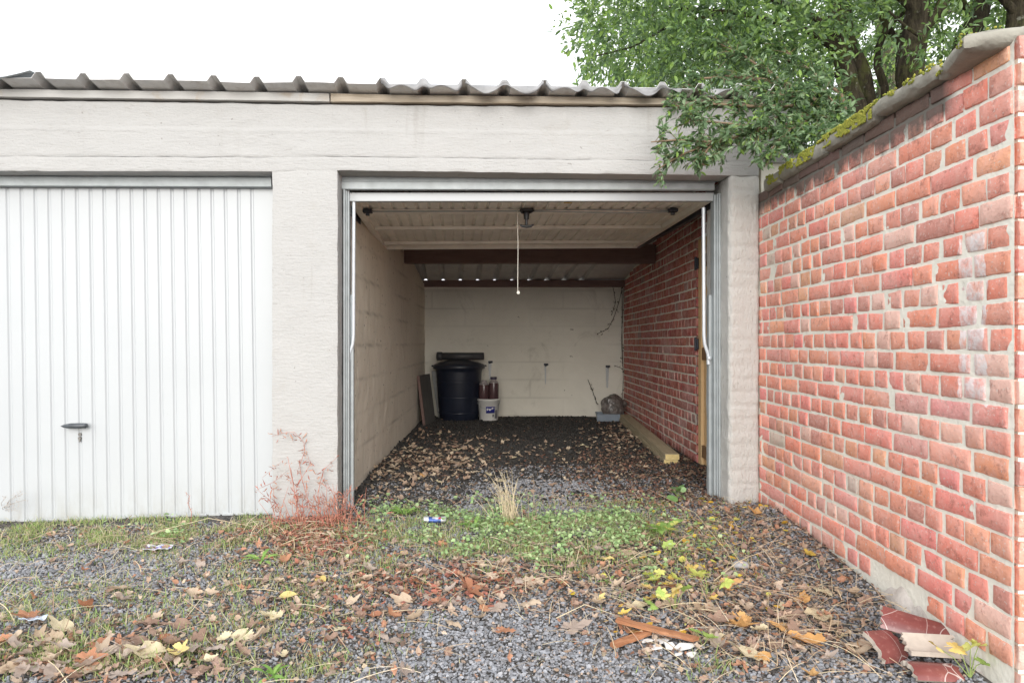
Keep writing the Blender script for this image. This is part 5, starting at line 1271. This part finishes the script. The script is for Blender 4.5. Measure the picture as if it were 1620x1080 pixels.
# rosettes
LONG = ([(0,0,0),(.2,.05,.12),(.2,-.05,.12),(.5,.11,.24),(.5,-.11,.24),(.8,.09,.22),(.8,-.09,.22),(1,0,.12)], [(0,2,1),(1,2,4,3),(3,4,6,5),(5,6,7)])
for (x, y, s, n, lab) in ((413,890,.10,9,'bright green dandelion rosette alone on the gravel'), (1045,848,.16,10,'grassy long leaved green plant beside the maple shoots'), (752,836,.11,8,'broad bright green leaf clump beside the crushed can'), (270,852,.07,12,'bright green leafy weed in the grass strip before the shut door'), (430,1074,.08,12,'small vivid green weed at the bottom edge among brown leaves'), (965,925,.06,9,'small green sprout among litter right of centre'), (640,815,.12,12,'upright green weed clump behind the crushed can')):
    p = gpt(x, y); o = tag(empty('rosette', p), lab, 'weed'); P = np.zeros((n,3))+rng.normal(0,.006,(n,3)); P[:,2] = .004; 
    scatter('leaves', [LONG], P, eul(rng.normal(0,.2,n), rng.uniform(-.5,.1,n), np.arange(n)*6.28/n+rng.normal(0,.25,n)), rng.uniform(.6,1.1,n)*s, np.array([(.25,.45,.10),(.32,.52,.13)])[rng.integers(0,2,n)], M['grass'], parent=o)
# young maples with yellow-green lobed leaves
MAP = [maple(21,.25,.1,1), maple(22,.35,.25,.95), maple(23,-.3,.1,1)]
for (x, y, n, hgt, cols, lab) in (
    (1068,965,6,.12,['lime','green','yellow'],'young maple shoot with bright yellow and lime leaves, tallest of its kind'),
    (1120,945,3,.09,['lime','lime'],'young maple shoot with two big lime leaves near the grey stone'),
    (1060,850,3,.08,['lime','cream'],'young maple shoot with pale lime leaves behind the grassy plant'),
    (1080,880,2,.05,['lime','green'],'tiny maple shoot with one pale leaf between larger shoots'),
    (1035,925,3,.06,['cream','lime'],'young maple shoot with washed out pale leaves, left of the others'),
    (1040,965,1,.05,['green'],'single round green maple sprout at the gravel edge'),
    (1112,1024,2,.05,['green','green'],'maple sprout with one large green leaf beside the white shards'),
    (1535,1072,5,.10,['lime','yellow','green'],'young maple with yellow leaves below the wall by the tiles')):
    p = gpt(x, y); o = tag(empty('maple_shoot', p), lab, 'maple shoot', 'young maple shoots'); m = MB(); ps = []
    for k in range(n):
        t = Vector((rnd.gauss(0,.05), rnd.gauss(0,.04), hgt*rnd.uniform(.55,1.1))); ps.append(t); m.tube([(0,0,0), t*.5+Vector((0,0,.015)), t], [.002,.0015,.001], 5)
    m.build('stem', M['green_stem'], o)
    for t in ps:
        c = rnd.choice(cols); V, Fs = rnd.choice(MAP); me = bpy.data.meshes.new('leaf'); me.from_pydata(V, [], Fs); me.polygons.foreach_set('use_smooth', [True]*len(Fs)); me.materials.append(LEAFM[c])
        q = bpy.data.objects.new('leaf', me); COL.objects.link(q); q.parent = o; q.location = t; q.scale = (rnd.uniform(.04,.062),)*3; q.rotation_euler = (rnd.gauss(.45,.25), rnd.gauss(0,.25), rnd.uniform(0,6.28))
# long bare stalks lying / leaning over the litter
for (pts, lab) in (([(1042,786),(1100,822),(1120,850),(1150,885),(1165,910)],'long pale bent stalk leaning across the litter by the right pillar'), ([(1130,925),(1165,905),(1185,895),(1260,860)],'thin brown twig slanting up towards the brick wall'), ([(880,985),(925,975),(985,984)],'pale straw lying flat on the clean gravel edge'), ([(240,848),(330,833),(400,838)],'long pale stalk lying over the grass before the white door')):
    P = [gpt(x, y, .02+.03*math.sin(math.pi*i/(len(pts)-1))) for i, (x, y) in enumerate(pts)]
    stem_plant('stalk', lab, 'stalk', tuple(P[0]), [P], .0024, M['straw_stem'])

# ------------------------------------------------------------------ trees and overhanging shrub
def crown(name, clumps, size, pal, parent, base, mat, flat=.5, dirs=None):
    """clumps: (centre, radius(x,y,z), count); leaves gather on short twigs inside each clump"""
    Ps = []; Ds = []
    for (c, r, n) in clumps:
        nt_ = max(1, n//9); tw = rng.normal(0, 1, (nt_,3)); tw /= np.linalg.norm(tw, axis=1, keepdims=True); tw *= rng.uniform(.15,1,(nt_,1))**.45
        tp_ = np.array(c)+tw*np.array(r); dr_ = tw*np.array(r)+rng.normal(0,.25,(nt_,3))*np.mean(r); dr_[:,2] -= .12*np.mean(r); dr_ /= np.linalg.norm(dr_, axis=1, keepdims=True)
        k = rng.integers(0, nt_, n); t = rng.uniform(0,1,n)
        Ps.append(tp_[k]+dr_[k]*(t[:,None]*size*4.2)+rng.normal(0,size*.28,(n,3))); d = dr_[k]+rng.normal(0,.65,(n,3)); d[:,2] -= .25; Ds.append(d)
    P = np.concatenate(Ps); D = np.concatenate(Ds); N = len(P); b = np.array(base)
    c = np.array(pal)[rng.integers(0, len(pal), N)]*rng.uniform(.75,1.25,(N,1))
    return scatter(name, [LEAF_OVAL], P-b, frames(D, rng.normal(0,.9,N)), size*rng.uniform(.5,1.3,N), c, mat, parent=parent)
def limbs(m, base, paths, n=9, seed=0):
    b = Vector(base)
    for (pts, r0, r1) in paths:
        P = []; k = len(pts)
        for i in range(k-1):
            for s in range(5):
                t = s/5; q = Vector(pts[i]).lerp(Vector(pts[i+1]), t); q += Vector((mnoise.noise(q*2.3+Vector((seed,0,0))), mnoise.noise(q*2.3+Vector((0,seed,0))), 0))*r0*.8; P.append(q-b)
        P.append(Vector(pts[-1])-b); rr = [(r0+(r1-r0)*i/(len(P)-1))*(1+.12*mnoise.noise(P[i]*7)) for i in range(len(P))]
        s0 = len(m.v); m.tube(P, rr, n)
PAL_D = [(.10,.18,.05),(.14,.24,.06),(.20,.32,.09),(.08,.145,.05),(.24,.36,.10)]; PAL_L = [(.24,.38,.08),(.33,.46,.11),(.19,.31,.065)]; PAL_G = [(.13,.215,.10),(.18,.28,.13),(.25,.35,.19),(.10,.17,.075)]
BARK = [(.05,.042,.03), (.11,.10,.075)]
def tree(label, trunk_paths, col, clumps, lsize, pal, base, group='evergreen trees behind the brick wall'):
    o = tag(empty('tree', base), label, 'tree', group); m = MB(); m.cur = col
    limbs(m, base, trunk_paths, 10, rnd.random()*50); m.build('trunk', M['bark'], o)
    crown('crown', clumps, lsize, pal, o, base, M['foliage']); return o
def tr_(pp, Y0, dY=0): return [at(x, y, Y0+dY*i) for i, (x, y) in enumerate(pp)]
def gb(x, Y): p = at(x, 542, Y); return Vector((p.x, Y, gz(p.x, Y)-.05))
def cl(x, y, Y, rx, ry, rz, n): p = at(x, y, Y); return ((p.x, p.y, p.z), (rx*Y/F, ry, rz*Y/F), n)
# leaning mossy twin-stem tree behind the mossy coping
Y = 5.2; b = gb(1372, Y)
tree('leaning dark twin stemmed evergreen, first trunk behind the mossy coping', [([b]+tr_([(1356,172),(1341,116),(1327,80),(1316,46),(1322,0),(1300,-90)], Y), .085, .05), ([b+Vector((.12,.2,0))]+tr_([(1380,165),(1365,113),(1352,75),(1343,35),(1330,-10)], Y+.2), .06, .035), (tr_([(1327,80),(1260,40),(1150,20),(1050,12)], Y-.1, -.02), .03, .010), (tr_([(1316,46),(1230,0),(1120,-30),(980,-10)], Y, .1), .03, .008), (tr_([(1330,120),(1290,112),(1230,90),(1130,70)], Y-.1, -.1), .02, .006), (tr_([(1150,20),(1060,40),(1000,75),(940,90)], Y-.15, -.0), .012, .004)],
    BARK[0], [cl(1200,30,5.0,120,.7,60,3000), cl(1090,20,5.1,90,.7,50,2300), cl(1000,10,5.2,70,.6,45,1500), cl(950,50,5.2,38,.4,50,800), cl(1030,80,5.0,70,.4,40,1300), cl(1130,90,4.8,80,.5,45,1900), cl(1230,100,4.7,70,.4,50,1800), cl(1280,10,5,90,.6,50,1600), cl(1150,-80,5.2,260,.9,70,2600), cl(1310,-60,5.2,120,.8,60,1200)], .052, PAL_D+PAL_L[:1]+PAL_G[:2], b)
# thin dark curved stem
Y = 5.6; b = gb(1405, Y)
tree('thin dark curved sapling between the mossy trunk and the stout one', [([b]+tr_([(1397,140),(1387,107),(1387,80),(1403,43),(1385,10),(1370,-60)], Y), .034, .022), (tr_([(1403,43),(1425,70),(1430,95)], Y+.1), .03, .012), (tr_([(1403,43),(1440,10),(1475,-20)], Y), .02, .008)], BARK[0], [cl(1400,-50,5.7,90,.6,45,1200), cl(1370,40,5.9,50,.4,40,420), cl(1420,90,6.2,60,.4,40,500)], .055, PAL_D, b)
# stout trunk
Y = 5.0; b = gb(1462, Y)
tree('stout mossy evergreen trunk rising behind the plain concrete coping', [([b]+tr_([(1455,118),(1460,67),(1455,27),(1450,-20),(1440,-120)], Y), .105, .075), (tr_([(1457,50),(1485,20),(1500,-20),(1510,-60)], Y), .05, .03), (tr_([(1452,20),(1420,-10),(1380,-50)], Y), .04, .02), (tr_([(1462,60),(1440,45),(1405,15)], Y-.1), .016, .006)], BARK[0], [cl(1480,-60,5.1,120,.8,50,1700), cl(1440,30,6.3,70,.5,45,600), cl(1500,90,4.6,45,.3,25,160), cl(1440,25,4.4,40,.2,22,130)], .055, PAL_D+PAL_G[:2], b)
# trees nearer the end of the wall
Y = 5.3; b = gb(1530, Y)
tree('slanting dark evergreen trunk behind the step in the coping', [([b]+tr_([(1530,75),(1545,35),(1560,-5),(1585,-80)], Y), .085, .055), (tr_([(1545,35),(1520,0),(1500,-50)], Y), .03, .015)], BARK[0], [cl(1560,-60,5.4,110,.7,50,1400), cl(1535,20,6.2,60,.4,45,520), cl(1500,40,4.7,32,.2,26,150)], .055, PAL_D, b)
Y = 4.9; b = gb(1605, Y)
tree('dark evergreen trunk at the right frame edge above the wall end', [([b]+tr_([(1602,60),(1606,20),(1612,-30),(1600,-110)], Y), .09, .06), (tr_([(1606,20),(1580,-5),(1555,-40)], Y), .035, .015)], BARK[0], [cl(1640,-60,5.0,120,.8,60,1500), cl(1585,10,5.9,50,.4,45,480), cl(1650,20,5.6,50,.4,60,700)], .055, PAL_D, b)
# farther trees closing the sky behind the trunks, lit look put into leaf colours
Y = 8.6; b = gb(1180, Y)
tree('lighter green broad evergreen farther back beyond the garage roof', [([b]+tr_([(1180,130),(1170,60),(1160,-40)], Y), .14, .08), (tr_([(1170,60),(1080,30),(980,20)], Y), .05, .015)], BARK[1], [cl(1000,70,8.4,70,.7,55,1500), cl(930,35,8.4,34,.5,52,420), cl(1080,95,8.2,90,.8,40,1900), cl(1100,20,8.5,110,.9,60,2400), cl(1190,80,8.6,80,.8,60,1800), cl(1010,-40,8.5,90,.9,50,1300), cl(985,120,8.2,50,.5,22,500)], .075, PAL_L+PAL_D[:2], b, 'evergreen trees behind the brick wall')
Y = 9.2; b = gb(1400, Y)
tree('pale green broad evergreen far behind the row of dark trunks', [([b]+tr_([(1400,130),(1405,60),(1400,-40)], Y), .15, .09), (tr_([(1405,60),(1500,20),(1580,0)], Y), .05, .015)], BARK[1], [cl(1290,60,9,80,.8,70,1700), cl(1380,60,9.2,80,.8,70,1500), cl(1480,30,9.2,90,.8,70,1500), cl(1580,20,9.2,80,.8,60,1200), cl(1390,-60,9.2,200,1,60,1800), cl(1340,130,9,90,.7,40,1100), cl(1640,40,9,60,.8,70,900)], .078, PAL_L+PAL_D[:2], b)
# arching shrub hanging over the coping and the garage front
Y = 4.35; b = gb(1330, 4.7)
SB = [[(1362,250,4.6),(1345,205,4.4),(1290,185,4.0),(1220,205,3.85),(1130,225,3.75),(1080,245,3.7),(1042,268,3.68)],
      [(1345,205,4.4),(1300,165,4.1),(1210,170,3.95),(1130,165,3.9),(1062,168,3.85)],
      [(1290,185,4.0),(1250,205,3.8),(1222,235,3.75),(1212,262,3.72)],
      [(1300,165,4.1),(1240,130,4.15),(1160,120,4.2),(1100,125,4.2),(1075,150,4.1)],
      [(1240,130,4.15),(1180,90,4.3),(1120,60,4.5)], [(1345,205,4.4),(1330,150,4.3),(1280,110,4.3),(1230,70,4.4)],
      [(1220,205,3.85),(1150,195,3.8),(1090,190,3.78)], [(1130,225,3.75),(1105,255,3.7),(1115,262,3.7)], [(1130,225,3.75),(1070,222,3.7),(1030,225,3.68)], [(1345,205,4.4),(1320,185,4.0),(1290,215,3.75)], [(1345,205,4.4),(1290,160,4.1),(1235,150,4.0),(1190,140,4.0)], [(1350,215,4.4),(1290,200,3.9),(1245,225,3.75)], [(1345,205,4.4),(1325,170,4.1),(1300,140,4.1),(1265,150,3.95)], [(1290,185,4.0),(1230,185,3.85),(1190,210,3.8)]]
sh = tag(empty('shrub', b), 'arching small leaved evergreen shrub spilling over the mossy coping onto the garage front', 'shrub'); m = MB(); m.cur = (.20,.14,.085); P3 = []
paths = [([b, at(1362,250,4.6)], .05, .04)]
for k, pth in enumerate(SB): paths.append(([at(*q) for q in pth], .016 if k in (0,1,3,5) else .008, .003))
limbs(m, b, paths, 7, 3)
LP = []; LD = []
for k, pth in enumerate(SB):
    pts = [at(*q) for q in pth]; Ls = [(b_-a_).length for a_, b_ in zip(pts, pts[1:])]; tot = sum(Ls)
    nt_ = int(tot*(78 if k not in (3,4,5) else 84)); 
    for q in range(nt_):
        f = rnd.uniform(.12, 1)*tot; i = 0
        while i < len(Ls)-1 and f > Ls[i]: f -= Ls[i]; i += 1
        p = pts[i].lerp(pts[i+1], min(1, f/Ls[i])); main = (pts[i+1]-pts[i]).normalized()
        d = (main*.9+Vector((rnd.gauss(0,.6), rnd.gauss(0,.55), rnd.gauss(-.12,.55)))).normalized(); L = rnd.uniform(.03,.17)
        e = p+d*L+Vector((0,0,-.10*L))
        if e.y > fac_y(e.x)-.05 and e.x < 1.5 and e.z < 2.55: e.y = fac_y(e.x)-.05-.05*rnd.random()
        if proj(e.x, e.y, e.z)[0] < 1032 or proj(p.x, p.y, p.z)[0] < 1032 or (proj(e.x, e.y, e.z)[1] > 268 and proj(e.x, e.y, e.z)[0] > 1110): continue
        m.tube([p-b, p.lerp(e,.5)+Vector((0,0,.012))-b, e-b], [.0022,.0017,.001], 4, False)
        for s in range(int(6+L*60)):
            t = rnd.uniform(.1,1.05); LP.append(p.lerp(e, t)+Vector((0,0,.012*4*t*(1-t)))); dd = d*.6+Vector((rnd.gauss(0,.6), rnd.gauss(0,.6), rnd.gauss(-.25,.4))); LD.append(dd)
m.build('branches', M['stem'], sh)
kp_ = [i for i, p in enumerate(LP) if proj(p.x, p.y, p.z)[0] > 1028+8*math.sin(i) and not (proj(p.x, p.y, p.z)[1] > 272 and proj(p.x, p.y, p.z)[0] > 1120)]; LP = [LP[i] for i in kp_]; LD = [LD[i] for i in kp_]
LP = np.array([tuple(p-b) for p in LP]); LD = np.array([tuple(d) for d in LD]); N = len(LP)
scatter('foliage', [LEAF_OVAL], LP, frames(LD, rng.normal(0,.8,N)), rng.uniform(.024,.056,N), np.array(PAL_G+PAL_G+PAL_L[:1])[rng.integers(0,9,N)]*rng.uniform(.8,1.25,(N,1)), M['foliage'], parent=sh)
